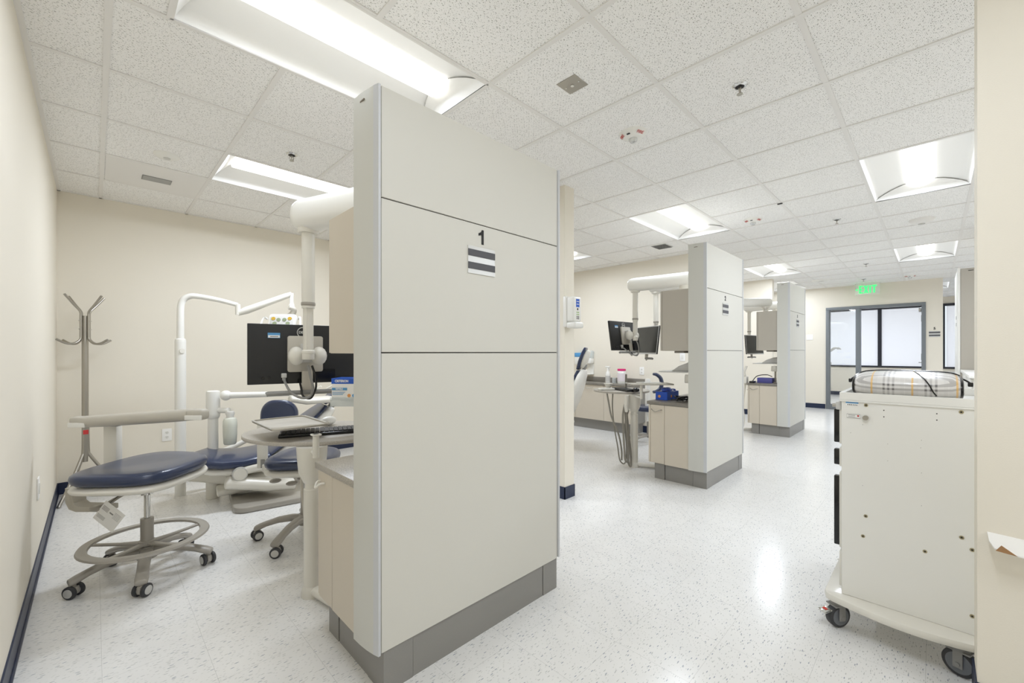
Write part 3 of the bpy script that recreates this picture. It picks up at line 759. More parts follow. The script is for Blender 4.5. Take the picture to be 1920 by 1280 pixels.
hose([tp(-.06, .22, .77), tp(-.07, .22, .62), tp(-.10, .18, .42), tp(-.13, .12, .22), tp(-.15, .08, .08), tp(-.10, .05, .05), tp(-.07, .05, .2), tp(-.10, .05, .45), tp(-.06, .03, .60)], .007, 'thin hose crossing between the others below the round table')
b = B(); b.prism([(-.10, .16), (-.02, .16), (-.03, .02), (-.10, -.01), (-.14, .06)], 0, .03, mtx=face_mtx((T.x-.06, T.y+.05, .60), (1, .3, 0), (0, 0, 1)), bev=.004)
o = b.build('hose_bracket', M['white2']); tag(o, 'white hose bracket under the second bay\'s round table', 'bracket')
# cup and vial on second table, and dispensing head
b = B(); b.lathe([(.022, 0), (.020, .01), (.030, .03), (.045, .06), (.052, .062), (.052, .066), (.0, .066)]); o = b.build('cup_holder', M['white']); o.location = (4.14, 2.61, .791); tag(o, 'small white cup on the second bay\'s round table', 'cup')
b = B(); b.prism(rrect(-.09, .09, -.04, .04, .02), 0, .02, bev=.005); o = b.build('tissue_packet', M['white']); o.location = (4.02, 2.56, .791); o.rotation_euler = (0, 0, -.6); tag(o, 'flat white packet on the left of the round table', 'packet')
b = B(); b.cyl((0, 0, 0), (0, 0, .012), .03, n=16); b.cyl((0, 0, .012), (.0, .0, .17), .013, .011, n=12); o = b.build('suction_holder', M['hose']); o.location = (4.27, 2.46, .791); tag(o, 'grey upright suction tip on the round table', 'instrument')

# shelf with device at each partition (2 and 3)
for i in (1, 2):
    ox, oy, zt = P[i]; nm = ORD[i]
    t = thing('wall_shelf', 'thin grey shelf fixed to the %s partition above its worktop' % nm, 'shelf', (ox, oy+.1525, 1.005+.02*i), 0, 'thin partition shelves')
    bx('shelf_board', 'lgrey', t, .14, .60, 0, .36, -.012, 0, bev=.003)
    bx('back_bracket', 'lgrey', t, .14, .60, 0, .01, 0, .08)
    t2 = thing('desk_device', 'grey wedge shaped device standing on the %s partition\'s shelf' % nm, 'device', (ox+.2, oy+.17, 1.0055+.02*i), 0, 'wedge devices on shelves')
    B().prism([(.24, 0), (.17, .05), (.08, .085), (.0, .095), (0, 0)], 0, .18, bev=.006, mtx=face_mtx((0, 0, 0), (0, 1, 0), (0, 0, 1))).build('body', M['lgrey'], t2)
    bx('dark_front', 'dgrey', t2, .18, .19, .02, .12, .0, .05)
    t3 = thing('vacuum_canister', 'round white canister with cord below the %s partition\'s shelf' % nm, 'canister', (ox+.22, oy+.23, .735*zt/2.145), 0, 'canisters under shelves')
    B().lathe([(.05, .17), (.054, .175), (.054, .235), (.05, .24), (.05, .25)]).build('bowl', M['white2'], t3)
    B().lathe([(.045, 0), (.045, .01), (.012, .02), (.012, .17)]).build('stand', M['steel'], t3)

# ------------------------------------------------------------------ glove boxes and cables on worktops
t = thing('glove_box', 'white and blue nitrile glove box in a clear holder at the first bay', 'box', (.861, 2.175, .968), math.radians(44))
bb = B().use(M['paper']); bb.box(0, .12, -.235, 0, 0, .105, bev=.001, seg=1).build('carton', None, t)
for (m_, a) in (('blue', (-.0008, .1208, -.2358, .0008, .080, .1058)),): bx('blue_band', m_, t, *a)
bx('blue_band', 'ltblue', t, -.0012, .03, -.08, -.002, .047, .060)
bx('flap', 'blue', t, .0, .12, -.236, .001, .1055, .108)
for yy, c_ in ((-.09, 'orange'), (-.115, 'ltblue')):
    B().cyl((-.0015, yy, .02), (.0, yy, .02), .009, n=16).build('print_spot', M[c_], t)
bx('blue_band', 'ltblue', t, -.0012, .03, -.20, -.128, .011, .029)
# front lettering (faces -x and, foreshortened, the camera)
text('CRITERION', .017, 'paper', 'box_lettering', t, face_mtx((-.0016, -.052, .0935), (0, -1, 0), (0, 0, 1)), .0004, .0005, .8)
text('NITRILE', .012, 'paper', 'box_lettering', t, face_mtx((-.0018, -.040, .0535), (0, -1, 0), (0, 0, 1)), .0004, .0004, .9)
for r_ in range(3): bx('print_line', 'ltblue', t, -.0012, .001, -.07+.006*r_, -.004, .036-.006*r_, .038-.006*r_)
t = thing('glove_box_holder', 'clear plastic holder cradling the nitrile glove box', 'holder', (.861, 2.175, .968), math.radians(44))
h = B(); h.box(-.006, .128, -.49, .006, -.006, -.001); h.box(-.006, .128, -.49, .006, -.035, -.031); h.box(-.006, -.002, -.49, .006, -.035, .012); h.box(.124, .128, -.49, .006, -.035, .03); h.box(.04, .10, -.49, -.485, -.03, .237)
h.build('tray', M['acrylic'], t)
# blue glove box on second worktop with glove and cable pile
s2 = P[1][2]/2.145; zc2 = .730*s2
t = thing('glove_box', 'bright blue glove box on the middle partition\'s worktop', 'box', (3.95, 1.89, zc2), 0)
bx('carton', 'bluebox', t, 0, .26, -.06, .06, 0, .08, bev=.002, seg=1)
B().cyl((.0 -.001, .02, .035), (0, .02, .035), .014, n=16).build('print_spot', M['orange'], t)
B().cyl((.09, .0, .035), (.09, -.0615, .035), .014, n=16).build('print_spot', M['orange'], t)
b = B(); 
for q in range(7): b.ball((random.uniform(-.05, .07), random.uniform(-.03, .03), .012+random.uniform(0, .012)), .035, (1.2, .8, .38), 14)
b.tube([(.05, 0, .01), (.12, -.02, .012), (.17, -.01, .0)], .012, n=8, flat=.5)
o = b.build('nitrile_glove', M['glove']); o.location = (4.06, 1.89, zc2+.082); tag(o, 'crumpled blue nitrile glove on top of the blue glove box', 'glove')
b = B(); 
for q in range(4):
    c_ = [(random.uniform(-.12, .14), random.uniform(-.07, .07), random.uniform(.008, .045)) for _ in range(8)]
    b.tube(c_, .005, n=6)
o = b.build('cable_bundle', M['blackg']); o.location = (3.99, 1.71, zc2+.002); tag(o, 'tangled black cables on the middle worktop before the blue box', 'cable')
s3 = P[2][2]/2.145; zc3 = .730*s3
bb = B(); bb.use(M['purple']).box(-.002, .12, -.10, .10, 0, .075, bev=.002).use(M['dgrey']).box(.12, .24, -.10, .10, 0, .07, bev=.002)
o = bb.build('supply_box'); o.location = (7.12, 1.79, zc3); tag(o, 'purple and grey carton on the farthest partition\'s worktop', 'box')
b = B(); b.tube([(-.1, .14, .02), (.0, .1, .1), (.1, 0, .12), (.2, -.05, .09)], .006, n=6); b.box(-.14, -.02, .11, .17, 0, .03, bev=.004)
o = b.build('cable_bundle', M['blackg']); o.location = (7.08, 1.78, zc3+.001); tag(o, 'black cable looping over the purple carton, farthest worktop', 'cable')

# ------------------------------------------------------------------ stools
def make_stool(label, loc, rz, kind, seat_z, colring):
    t = thing('operator_stool', label, 'stool', loc, 0)
    # base
    rr = .285
    hub = B().lathe([(.045, .085), (.05, .095), (.048, .135), (.034, .15)]); hub.build('hub', M['taupe'], t)
    for k in range(5):
        a = rz+2*PI*k/5; dx, dy = math.cos(a), math.sin(a)
        st = [(.02, .118, .030, .026), (.08, .128, .029, .021), (.16, .120, .027, .018), (.23, .100, .026, .016), (.275, .083, .028, .018), (.298, .074, .026, .016)]
        g = B(); g.loft([(x, 0, z, hw, ht, -.15 if x > .1 else 0) for x, z, hw, ht in st], n=16, p=2.6, mtx=Matrix.Rotation(a, 4, 'Z'))
        leg = g.build('leg', M['taupe'], t)
        c = bpy.data.objects.new('caster', None)
        ca = a+random.uniform(-1.2, 1.2)
        g = B(); g.cyl((0, 0, .046), (0, 0, .074), .013, n=12); g.box(-.011, .011, -.020, .024, .018, .056, bev=.006)
        cs = g.build('caster', M['taupe'], t); cs.location = (dx*rr, dy*rr, 0); cs.rotation_euler = (0, 0, ca)
        for s_ in (-1, 1):
            g = B(); g.lathe([(.016, 0), (.026, .001), (.0315, .005), (.0315, .015), (.027, .019), (.020, .0195)], mtx=Matrix.Translation((s_*.012, .004, .032)) @ Matrix.Rotation(s_*PI/2, 4, 'Y'), n=24)
            wv = g.build('wheel', M['dgrey'], cs)
            g = B(); g.lathe([(.0, 0), (.021, 0), (.021, .0208), (.012, .0225), (.0, .0228)], mtx=Matrix.Translation((s_*.0118, .004, .032)) @ Matrix.Rotation(s_*PI/2, 4, 'Y'), n=24)
            g.build('wheel_cap', M['lgrey'], cs)
    B().cyl((0, 0, .14), (0, 0, .30), .029, n=24).build('lower_column', M['taupe'], t)
    g = B().cyl((0, 0, .30), (0, 0, seat_z-.12), .014, n=16)
    for j, zz in enumerate((.0, .022, .044)): g.lathe([(.02, 0), (.03 if j != 1 else .024, .004), (.03 if j != 1 else .024, .016), (.02, .02)], (0, 0, seat_z-.15+zz-.03), n=10)
    g.build('gas_lift', M['chrome'], t)
    if colring:
        R_ = .255; z = .19
        n = 48; g = B(); rs = []
        for i in range(n):
            a = 2*PI*i/n; c_, s_ = math.cos(a), math.sin(a)
            rs.append([Vector(((R_+dr_)*c_, (R_+dr_)*s_, z+dz)) for dr_, dz in ((-.024, -.004), (-.020, .006), (.0, .009), (.020, .005), (.024, -.004), (.014, -.010), (-.014, -.010))])
        g.rings(rs, cap=False, closed=True).build('foot_ring', M['taupe'], t)
        for k in range(5):
            a = rz+.63+2*PI*k/5; g = B()
            g.loft([(.03, 0, .165, .022, .009, .05), (.12, 0, .172, .013, .007, .1), (.245, 0, .186, .012, .006, .1)], n=12, mtx=Matrix.Rotation(a, 4, 'Z')); g.build('ring_spoke', M['taupe'], t)
        B().lathe([(.031, .15), (.038, .155), (.038, .178), (.031, .182)]).build('ring_collar', M['taupe'], t)
    return t
def seat_parts(t, rz, sz, hw=.225, hl=.22, cx=0, cy=0):
    m_ = Matrix.Translation((cx, cy, 0)) @ Matrix.Rotation(rz, 4, 'Z')
    def sh(sc, z, dz=0):
        out = []
        for i in range(40):
            a = 2*PI*i/40; ca, sa = math.cos(a), math.sin(a)
            x = math.copysign(abs(ca)**.62, ca)*hl*sc; y = math.copysign(abs(sa)**.62, sa)*hw*sc
            y *= (1.0-.10*(x/hl))         # slightly narrower at the front
            out.append(m_ @ Vector((x, y, z+dz*(1-(x/hl)**2)*.0-.012*max(0, x/hl)**2)))
        return out
    g = B(); prof = [(.80, -.060), (.93, -.055), (.985, -.040), (1.0, -.022), (.985, -.008), (.94, .0), (.85, .004), (.6, .002), (.3, -.004), (.05, -.006)]
    g.rings([sh(k, sz+z) for k, z in prof]); g.build('seat', M['navy'], t, smooth=80)
    g = B(); g.rings([sh(.50, sz-.118), sh(.84, sz-.106), sh(.985, sz-.090), sh(1.005, sz-.078), sh(.99, sz-.070), sh(.80, sz-.058)]); g.build('seat_shell', M['white2'], t, smooth=60)
    g = B(); g.lathe([(.03, -.04), (.07, -.02), (.09, .0)], (0, 0, sz-.115)); g.build('seat_mechanism', M['beigep'], t)
    g = B()
    p0 = m_ @ Vector((.0, -.03, sz-.115)); p1 = m_ @ Vector((-.02, -.20, sz-.155))
    return m_
# stool 1 : assistant stool with curved arm bar
S1 = (.205, 3.05, 0); sz1 = .608
t = make_stool('tall navy stool with foot ring and hanging paper tag, nearest the left wall', S1, math.radians(190), 0, sz1, True)
seat_parts(t, math.radians(-45), sz1, .275, .225, .0, -.02)
# right lateral direction and view direction for this stool
RV = Vector((.709, -.705, 0)); FV = Vector((.705, .709, 0))
def sp(u, v, z): q = RV*u+FV*v; return (q.x, q.y, z)
B().tube([sp(-.27, .06, .825), sp(-.385+.02, .02, .830), sp(-.34, -.01, .829), sp(-.2, -.02, .838), sp(0, -.03, .853), sp(.15, -.02, .862), sp(.27, .0, .869)][2:], .027, n=16, flat=.95, radii=[.033, .035, .035, .035, .034]).build('arm_bar', M['beigep'], t)
for u, z in ((-.345, .829), (.285, .869)):
    B().box(-.050, .050, -.032, .032, -.028, .030, bev=.018, seg=3, mtx=Matrix.Translation(sp(u, -.01, z)) @ Matrix.Rotation(-PI/4, 4, 'Z')).build('bar_end_cap', M['beigep'], t)
    B().box(-.046, .046, -.036, -.028, -.026, .000, bev=.003, mtx=Matrix.Translation(sp(u, -.01, z)) @ Matrix.Rotation(-PI/4, 4, 'Z')).build('bar_end_trim', M['white'], t)
B().box(-.038, .038, -.02, .02, .46, .800, bev=.008, mtx=Matrix.Translation(sp(-.235, .05, 0)) @ Matrix.Rotation(-PI/4, 4, 'Z')).build('arm_column', M['white2'], t)
B().box(-.014, .032, -.024, .0, .80, .83, bev=.003, mtx=Matrix.Translation(sp(-.20, .03, 0)) @ Matrix.Rotation(-PI/4, 4, 'Z')).build('column_joint', M['grey'], t)
B().box(-.006, .006, -.024, -.018, .53, .56, mtx=Matrix.Translation(sp(-.215, .05, 0)) @ Matrix.Rotation(-PI/4, 4, 'Z')).build('column_slot', M['dgrey'], t)
g = B(); g.prism([(-.235, .0), (-.235, -.055), (-.215, -.085), (-.18, -.095), (-.02, -.095), (-.02, -.075), (-.17, -.072), (-.19, -.06), (-.195, 0)], -.035, .035, bev=.004, mtx=face_mtx(sp(-.075, -.10, .505), RV, (0, 0, 1)) @ Matrix.Diagonal((1, 1.3, 1, 1)))
g.build('support_bracket', M['beigep'], t)
g = B(); g.tube([sp(.0, -.05, .48), sp(-.05, -.10, .455), sp(-.10, -.13, .418)], .011, n=10, radii=[.012, .012, .020], flat=.6); g.ball(sp(-.125, -.14, .408), .038, (1, 1, .42)); g.build('height_lever', M['taupe'], t)
tg = B(); TM = face_mtx(sp(-.050, -.165, .372), RV, (0, 0, 1)) @ Matrix.Rotation(math.radians(-38), 4, 'Z')
tg.box(-.062, .062, -.056, .056, 0, .0008, mtx=TM); tgo = tg.build('paper_tag', M['paper'], t); tgo['label'] = 'white printed paper tag'
tl = B()
for j in range(5): tl.box(-.055, -.018, .030-.005*j, .032-.005*j, .0009, .0012, mtx=TM)
for j in range(6): tl.box(.015, .052, .034-.006*j, .0352-.006*j, .0009, .0012, mtx=TM)
for j in range(5): tl.box(-.055, -.01, -.020-.004*j, -.0188-.004*j, .0009, .0012, mtx=TM)
tl.box(-.010, .012, .015, .022, .0009, .0012, mtx=TM)
tl.build('tag_print', M['grey'], tgo)
B().tube([sp(-.055, -.10, .462), sp(-.050, -.160, .440)], .0012, n=6, smooth=False).build('tag_string', M['ink'], t)

# stool 2 : operator stool with backrest behind the oval table
S2 = (.985, 2.92, 0); sz2 = .545
t = make_stool('navy stool with rounded backrest, behind the first bay\'s oval table', S2, math.radians(146), 1, sz2, False)
seat_parts(t, math.radians(-40), sz2, .225, .20, .0, -.0)
B().box(-.030, .030, -.018, .018, .44, .76, bev=.008, mtx=Matrix.Translation(sp(-.300, .03, 0)) @ Matrix.Rotation(-PI/4+.3, 4, 'Z')).build('back_column', M['white2'], t)
B().box(-.012, .012, -.024, -.016, .445, .50, mtx=Matrix.Translation(sp(-.293, .03, 0)) @ Matrix.Rotation(-PI/4+.3, 4, 'Z')).build('column_slot', M['grey'], t)
B().prism([(-.27, -.07), (-.27, -.115), (-.20, -.16), (.0, -.13), (.0, -.07)], -.03, .03, bev=.006, mtx=face_mtx(sp(0, 0, sz2), RV, (0, 0, 1))).build('support_bracket', M['white2'], t)
g = B(); BM = Matrix.Translation(sp(-.30, .22, .745)) @ Matrix.Rotation(math.radians(-38), 4, 'Z') @ Matrix.Rotation(-.1, 4, 'X')
rs = []
for yy, k in ((-.032, .82), (-.028, .93), (-.015, 1.0), (.005, 1.0), (.02, .95), (.028, .85)):
    rs.append([BM @ Vector((p_[0]*k, yy+1.4*p_[0]**2, p_[1]*k)) for p_ in rrect(-.125, .125, -.12, .125, .10, 8)])
g.rings(rs); g.build('backrest', M['navy'], t, smooth=70)
g = B(); g.tube([sp(-.30, .03, .70), sp(-.32, .15, .68), sp(-.30, .24, .70)], .016, n=10); g.build('back_bracket', M['white2'], t)
g = B()
for u, v in ((-.13, -.12), (.0, -.17)):
    g.tube([sp(u+.07, v+.1, sz2-.105), sp(u+.02, v+.03, sz2-.13)], .009, n=8); g.ball(sp(u, v, sz2-.145), .034, (1, .9, .38))
g.build('height_lever', M['taupe'], t)

# ------------------------------------------------------------------ dental chair
def dental_chair(label, loc, ang, back, lift=0.0, group='patient chairs', k=1.0, bo=0.0):
    t = thing('dental_chair', label, 'dental chair', loc, ang, group)
    L = lift
    # base plate (taupe)
    B().prism(rrect(-.22+bo, .34+bo, -.44, .20, .09), 0, .045, bev=.012).build('base_plate', M['taupe'], t)
    B().box(-.10+bo, .06+bo, .22, .40, 0, .06, bev=.006).build('base_block', M['dtaupe'], t)
    B().loft([(-.30+bo, 0, .085, .10, .035, .05), (bo, 0, .12, .15, .06, .25), (.22+bo*.6, 0, .17+L*.5, .15, .055, .2), (.35+bo*.4, 0, .22+L, .13, .05, 0)], p=2.6).build('lift_cover', M['white2'], t)
    B().loft([(-.20+bo*.8, -.22, .20+L, .075, .05, -.4), (bo, -.27, .15+L, .075, .05, -.25), (.20+bo, -.28, .12+L, .06, .045, 0)], p=2.4).build('side_cover', M['white2'], t)
    # seat and leg rest shells
    B().loft([(-.72*k, 0, .335+L, .17, .018, .02), (-.45*k, 0, .325+L, .21, .03, -.05), (-.25*k, 0, .29+L, .23, .045, -.1), (.05, 0, .27+L, .25, .055, 0), (.30, 0, .28+L, .24, .05, .2)], p=2.6).build('seat_shell', M['white2'], t)
    lr = B().loft([(-.74*k, 0, .360+L, .17, .022, .0), (-.60*k, 0, .370+L, .20, .028, .02), (-.44*k, 0, .365+L, .205, .030, 0)], p=2.8).build('leg_rest_pad', M['navy'], t)
    cv = B().loft([(-.75*k, 0, .364+L, .174, .027, .0), (-.60*k, 0, .374+L, .204, .033, .02), (-.47*k, 0, .370+L, .208, .034, 0)], p=2.8).build('leg_rest_cover', mat('clear_smoky_cover', (120, 122, 130), .3, alpha=.55) if 'clear_smoky_cover' not in bpy.data.materials else bpy.data.materials['clear_smoky_cover'], t)
    B().loft([(-.44*k, 0, .365+L, .22, .034, .05), (-.28*k, 0, .365+L, .27, .055, .0), (-.12*k, 0, .345+L, .285, .055, -.05), (.08, 0, .335+L, .27, .05, .0), (.26, 0, .355+L, .25, .05, .3)], p=2.8).build('seat_pad', M['navy'], t)
    # back
    x0, z0 = .26, .36+L
    def bp(dist, off=0): return (x0+math.cos(back)*dist-math.sin(back)*off, 0, z0+math.sin(back)*dist+math.cos(back)*off)
    B().loft([bp(d_, .006)+(hw, .020, back) for d_, hw in ((.02, .24), (.18, .26), (.36, .25), (.50, .20), (.58, .14))], p=2.8).build('back_pad', M['navy'], t)
    B().loft([bp(d_, -.055)+(hw, ht, back) for d_, hw, ht in ((.0, .235, .055), (.2, .268, .070), (.40, .258, .065), (.54, .20, .050), (.61, .14, .03))], p=2.8).build('back_shell', M['white'], t)
    B().loft([bp(d_, -.02)+(hw, ht, back+.15) for d_, hw, ht in ((.64, .07, .03), (.70, .11, .04), (.80, .11, .04), (.86, .08, .03))], p=2.4).build('headrest_shell', M['white2'], t)
    B().loft([bp(d_, .022)+(hw, ht, back+.1) for d_, hw, ht in ((.60, .09, .022), (.70, .13, .032), (.82, .13, .030), (.89, .09, .02))], p=2.4).build('headrest', M['navy'], t)
    B().box(-.02, .02, -.03, .03, -.07, .07, bev=.005, mtx=Matrix.Translation(bp(.62, -.05)) @ Matrix.Rotation(-back+PI/2, 4, 'Y')).build('headrest_bracket', M['grey'], t)
    # arm rests
    for s_, px_, py_, pz_ in ((-1, .05 if k < 1 else -.17, .235 if k < 1 else .315, .265), (1, -.17, .315, .30)):
        g = B(); g.cyl((px_, s_*py_, pz_+L), (px_, s_*(py_+.06), pz_+L), .052, n=28); ar = g.build('armrest_pivot', M['lgrey'], t)
        B().cyl((px_, s_*(py_+.0605), pz_+L), (px_, s_*(py_+.067), pz_+L), .044, n=28).build('pivot_cap', M['white2'], ar)
        B().loft([(px_+.01, s_*(py_+.015), pz_+.01+L, .02, .032, .1), (px_+.17, s_*(py_+.05), pz_+.04+L, .022, .026, .3), (px_+.31, s_*(py_+.07), pz_+.10+L, .024, .022, .5)], p=2.2).build('armrest', M['white2'], t)
    return t
A1 = math.radians(30)
dental_chair('navy and white dental chair reclined in the first bay', (.79, 4.085, 0), math.radians(-8), math.radians(38), k=.52, bo=.22)
dental_chair('white backed dental chair beside the wall pillar, second bay', (4.31, 3.69, 0), math.radians(-65), math.radians(70), .06)

# delivery unit of the first bay: posts on a floor beam, arm, bottle
t = thing('dental_unit', 'white dental unit post with horizontal arm and hanging water bottle', 'dental unit', (.70, 4.23, 0))
B().loft([(-.26, .0, .19, .055, .05, 0), (-.05, 0, .185, .06, .055, 0), (.25, 0, .165, .07, .06, -.05), (.50, 0, .14, .08, .06, -.1)], p=2.6, mtx=Matrix.Rotation(math.radians(-48), 4, 'Z')).build('floor_beam', M['white2'], t)
B().cyl((0, 0, .0), (0, 0, .16), .05, n=24).build('beam_foot', M['white2'], t)
B().cyl((0, 0, .2), (0, 0, .67), .037, n=24).build('post', M['white'], t)
B().lathe([(.040, .66), (.048, .675), (.050, .70), (.050, .865), (.047, .885), (.035, .89)]).build('post_head', M['white'], t)
g = B(); g.ball((.075, -.075, .85), .042, n=20)
a0 = Vector((.075, -.075, .85)); a1 = Vector((.52, -.30, .85)); g.tube([a0, (a0+a1)/2, a1], .024, n=14, smooth=False, radii=[.027, .023, .018]); g.build('horizontal_arm', M['white'], t)
g = B(); g.ball((.53, -.31, .82), .042); g.loft([(.50, -.32, .805, .06, .026, -.1), (.60, -.36, .785, .10, .030, 0), (.80, -.40, .79, .12, .028, 0)], p=2.6); g.build('delivery_head', M['white2'], t)
B().cyl((.0, 0, .725), (.095, -.095, .725), .022, n=14).build('bottle_arm', M['white'], t)
g = B(); g.lathe([(.028, .665), (.026, .68), (.034, .70), (.030, .72)], (.10, -.10, 0), n=24); g.build('bottle_cap', M['white'], t)
g = B(); g.lathe([(.040, .445), (.046, .455), (.050, .52), (.052, .60), (.050, .64), (.042, .660), (.028, .667)], (.10, -.10, 0), n=24); g.build('water_bottle', M['bottle'], t)
for k in range(3):
    g = B(); g.tube([(.60+.1*k, -.28, .835), (.61+.1*k, -.31, .875), (.64+.1*k, -.36, .905)], .009, n=8, radii=[.007, .010, .007]); g.build('handpiece', M['white2'], t)

# operating light of the first bay
t = thing('operating_light', 'white dental operating light on a tall bent post, first bay', 'lamp', (.515, 4.49, 0))
B().cyl((0, 0, 0), (0, 0, 1.30), .039, n=28).lathe([(.039, 1.30), (.037, 1.318), (.028, 1.325)]).build('post', M['white'], t)
B().cyl((.005, -.036, 1.22), (.008, -.045, 1.22), .02, n=16).build('post_button', M['white2'], t)
B().tube([(0, 0, 1.32), (0, 0, 1.50), (.003, 0, 1.60), (.02, -.005, 1.655), (.06, -.02, 1.685), (.11, -.04, 1.688), (.25, -.09, 1.665), (.385, -.14, 1.628)], .0245, n=16, radii=[.026, .026, .025, .025, .024, .023, .020, .018]).build('bent_tube', M['white'], t)
B().cyl((.385, -.14, 1.54), (.385, -.14, 1.635), .020, n=16).build('elbow_joint', M['white2'], t)
g = B(); q0 = Vector((.385, -.14, 1.552)); q1 = Vector((.79, -.26, 1.752)); g.tube([q0, q0+(q1-q0)*.15, q0+(q1-q0)*.9, q1], .025, n=14, smooth=False, radii=[.018, .028, .022, .018], flat=1.15); g.build('spring_arm', M['white2'], t)
B().cyl((.79, -.26, 1.64), (.79, -.26, 1.76), .017, n=14).lathe([(.02, 1.62), (.026, 1.64), (.02, 1.66)], (.79, -.26, 0)).build('drop_joint', M['white'], t)
g = B(); g.tube([(.76, -.28, 1.625), (.80, -.28, 1.61), (.80, -.26, 1.575), (.76, -.24, 1.54)], .03, n=12, radii=[.020, .026, .026, .022]); g.build('yoke', M['beigep'], t)
HM = face_mtx((.700, -.275, 1.488), RV, Vector((.12, .12, .95)))
hd = B(); hd.prism(rrect(-.125, .125, -.10, .075, .03), -.045, 0, bev=.012, mtx=HM).build('lamp_head', M['white'], t)
B().prism(rrect(-.105, .105, -.085, .055, .02), 0, .004, bev=.001, mtx=HM).build('lamp_face', M['lgrey'], t)
for sx in (-1, 1): B().tube([HM @ Vector((sx*.14, .03, -.02)), HM @ Vector((sx*.165, .04, .0)), HM @ Vector((sx*.18, -.03, .01)), HM @ Vector((sx*.175, -.10, .01))], .009, n=8).build('side_handle', M['white'], t)
for j, (x, y, c_) in enumerate([(-.075, .03, 'amber'), (-.027, .02, 'greenled'), (.027, .02, 'greenled'), (.075, .03, 'amber'), (-.06, -.015, 'greenled'), (.06, -.015, 'greenled'), (-.055, -.06, 'greenled'), (.055, -.06, 'greenled'), (0, -.03, 'lgrey')]):
    B().prism(ell(x, y, .019 if c_ != 'lgrey' else .026, .015 if c_ != 'lgrey' else .022), .004, .007, mtx=HM).build('led_lens', M[c_], t)

# ------------------------------------------------------------------ coat rack
t = thing('coat_rack', 'brushed steel coat rack in the corner behind the stool', 'coat rack', (-.055, 4.98, 0))
B().cyl((0, 0, .35), (0, 0, 1.512), .021, n=16).cyl((0, 0, .30), (0, 0, .36), .018, n=14).build('pole', M['steel'], t)
for k in range(3):
    a = math.radians(-125+120*k); c_, s_ = math.cos(a), math.sin(a)
    r_ = .245
    if k == 2: r_ = .20
    B().tube([(.015*c_, .015*s_, .60), (.018*c_, .018*s_, .40), (.035*c_, .035*s_, .34), (.14*c_, .14*s_, .16), (r_*c_, r_*s_, .012)], .0115, n=10).build('leg', M['steel'], t)
    B().ball((r_*c_, r_*s_, .011), .0145, (1, 1, .75), 10).build('foot_cap', M['steel'], t)
for k in range(4):
    a = math.radians(k*90+40); c_, s_ = math.cos(a), math.sin(a)
    B().tube([(.150*c_, .150*s_, 1.675), (.085*c_, .085*s_, 1.60), (.037*c_, .037*s_, 1.545), (.033*c_, .033*s_, 1.49), (.033*c_, .033*s_, 1.36), (.038*c_, .038*s_, 1.315), (.08*c_, .08*s_, 1.282), (.14*c_, .14*s_, 1.282), (.205*c_, .205*s_, 1.312)], .0085, n=10).build('hook', M['steel'], t)
    for z in (1.47, 1.40): B().cyl((.02*c_, .02*s_, z), (.047*c_, .047*s_, z), .004, n=8).build('bolt', M['chrome'], t)
B().box(-.012, .02, -.026, -.018, .53, .565).build('pole_label', M['red'], t)

# ------------------------------------------------------------------ wall plates
def plate(loc, right, label, outlet=True, w_=.075, h=.12, cat='outlet', switch=False):
    t = thing('wall_outlet' if outlet else 'wall_plate', label, cat, loc)
    m0 = face_mtx((0, 0, 0), right, (0, 0, 1))
    B().prism(rrect(-w_/2, w_/2, -h/2, h/2, .005), 0, .006, bev=.0015, mtx=m0).build('cover_plate', M['paper'], t)
    if outlet:
        for z in (-.022, .022):
            s_ = B().prism(ell(0, z, .016, .014), .006, .008, mtx=m0).build('socket', M['white'], t)
            q = B(); q.box(-.007, -.005, z-.002, z+.007, .0078, .0085, mtx=m0); q.box(.005, .007, z-.002, z+.007, .0078, .0085, mtx=m0); q.cyl(m0 @ Vector((0, z-.008, .007)), m0 @ Vector((0, z-.008, .0085)), .0022, n=8); q.build('socket_slots', M['gap'], s_)
    if switch: B().box(-.016, .016, -.03, .03, .006, .009, bev=.001, mtx=m0).build('rocker', M['white'], t)
    return t
plate((.497, YB-.0005, .410), (1, 0, 0), 'white outlet on the cream wall right of the coat rack')
plate((XL+.0005, 3.51, .455), (0, 1, 0), 'white switch plate low on the left wall', outlet=False, switch=True, cat='plate')
plate((5.8795, 3.12, .925), (0, -1, 0), 'white outlet above the dark backsplash end, second bay')
plate((5.8795, 2.50, 1.143), (0, -1, 0), 'white switch plate beside the middle partition, second bay', outlet=False, switch=True, cat='plate')
plate((DX-.0005, 1.92, 1.535), (0, -1, 0), 'blank white plate on the cream wall left of the far doorway', outlet=False, w_=.12, h=.12, cat='plate')

# ------------------------------------------------------------------ second bay wall cabinets, counter and things on it
t = thing('side_cabinet', 'long beige base cabinet against the second bay\'s wall', 'cabinet', (5.88, 3.08, 0))
bx('body', 'cab', t, -.31, -.0005, 0, 2.0, .152, .70)
for k, (a, c) in enumerate(((.003, .50), (.503, 1.03), (1.033, 1.52), (1.523, 1.997))):
    dd = bx('door', 'cab', t, -.328, -.31, a, c, .155, .697, bev=.001, seg=1)
    hb = B(); handle_arch(hb, -.328, (a+c)/2-.06, (a+c)/2+.06, .655); hb.build('door_handle', M['beigep'], dd)
bx('plinth', 'kick', t, -.28, -.007, .02, 1.98, 0, .152)
bx('side_panel', 'kick', t, -.31, -.0005, -.012, 0, .152, .70)
t = thing('side_worktop', 'dark grey worktop with upstand along the second bay\'s wall', 'worktop', (5.88, 3.08, .70))
bx('slab', 'counter_dark', t, -.345, -.0005, -.02, 1.06, 0, .03, bev=.003)
bx('backsplash', 'counter_dark', t, -.02, -.0005, -.02, 1.06, .03, .105, bev=.002)
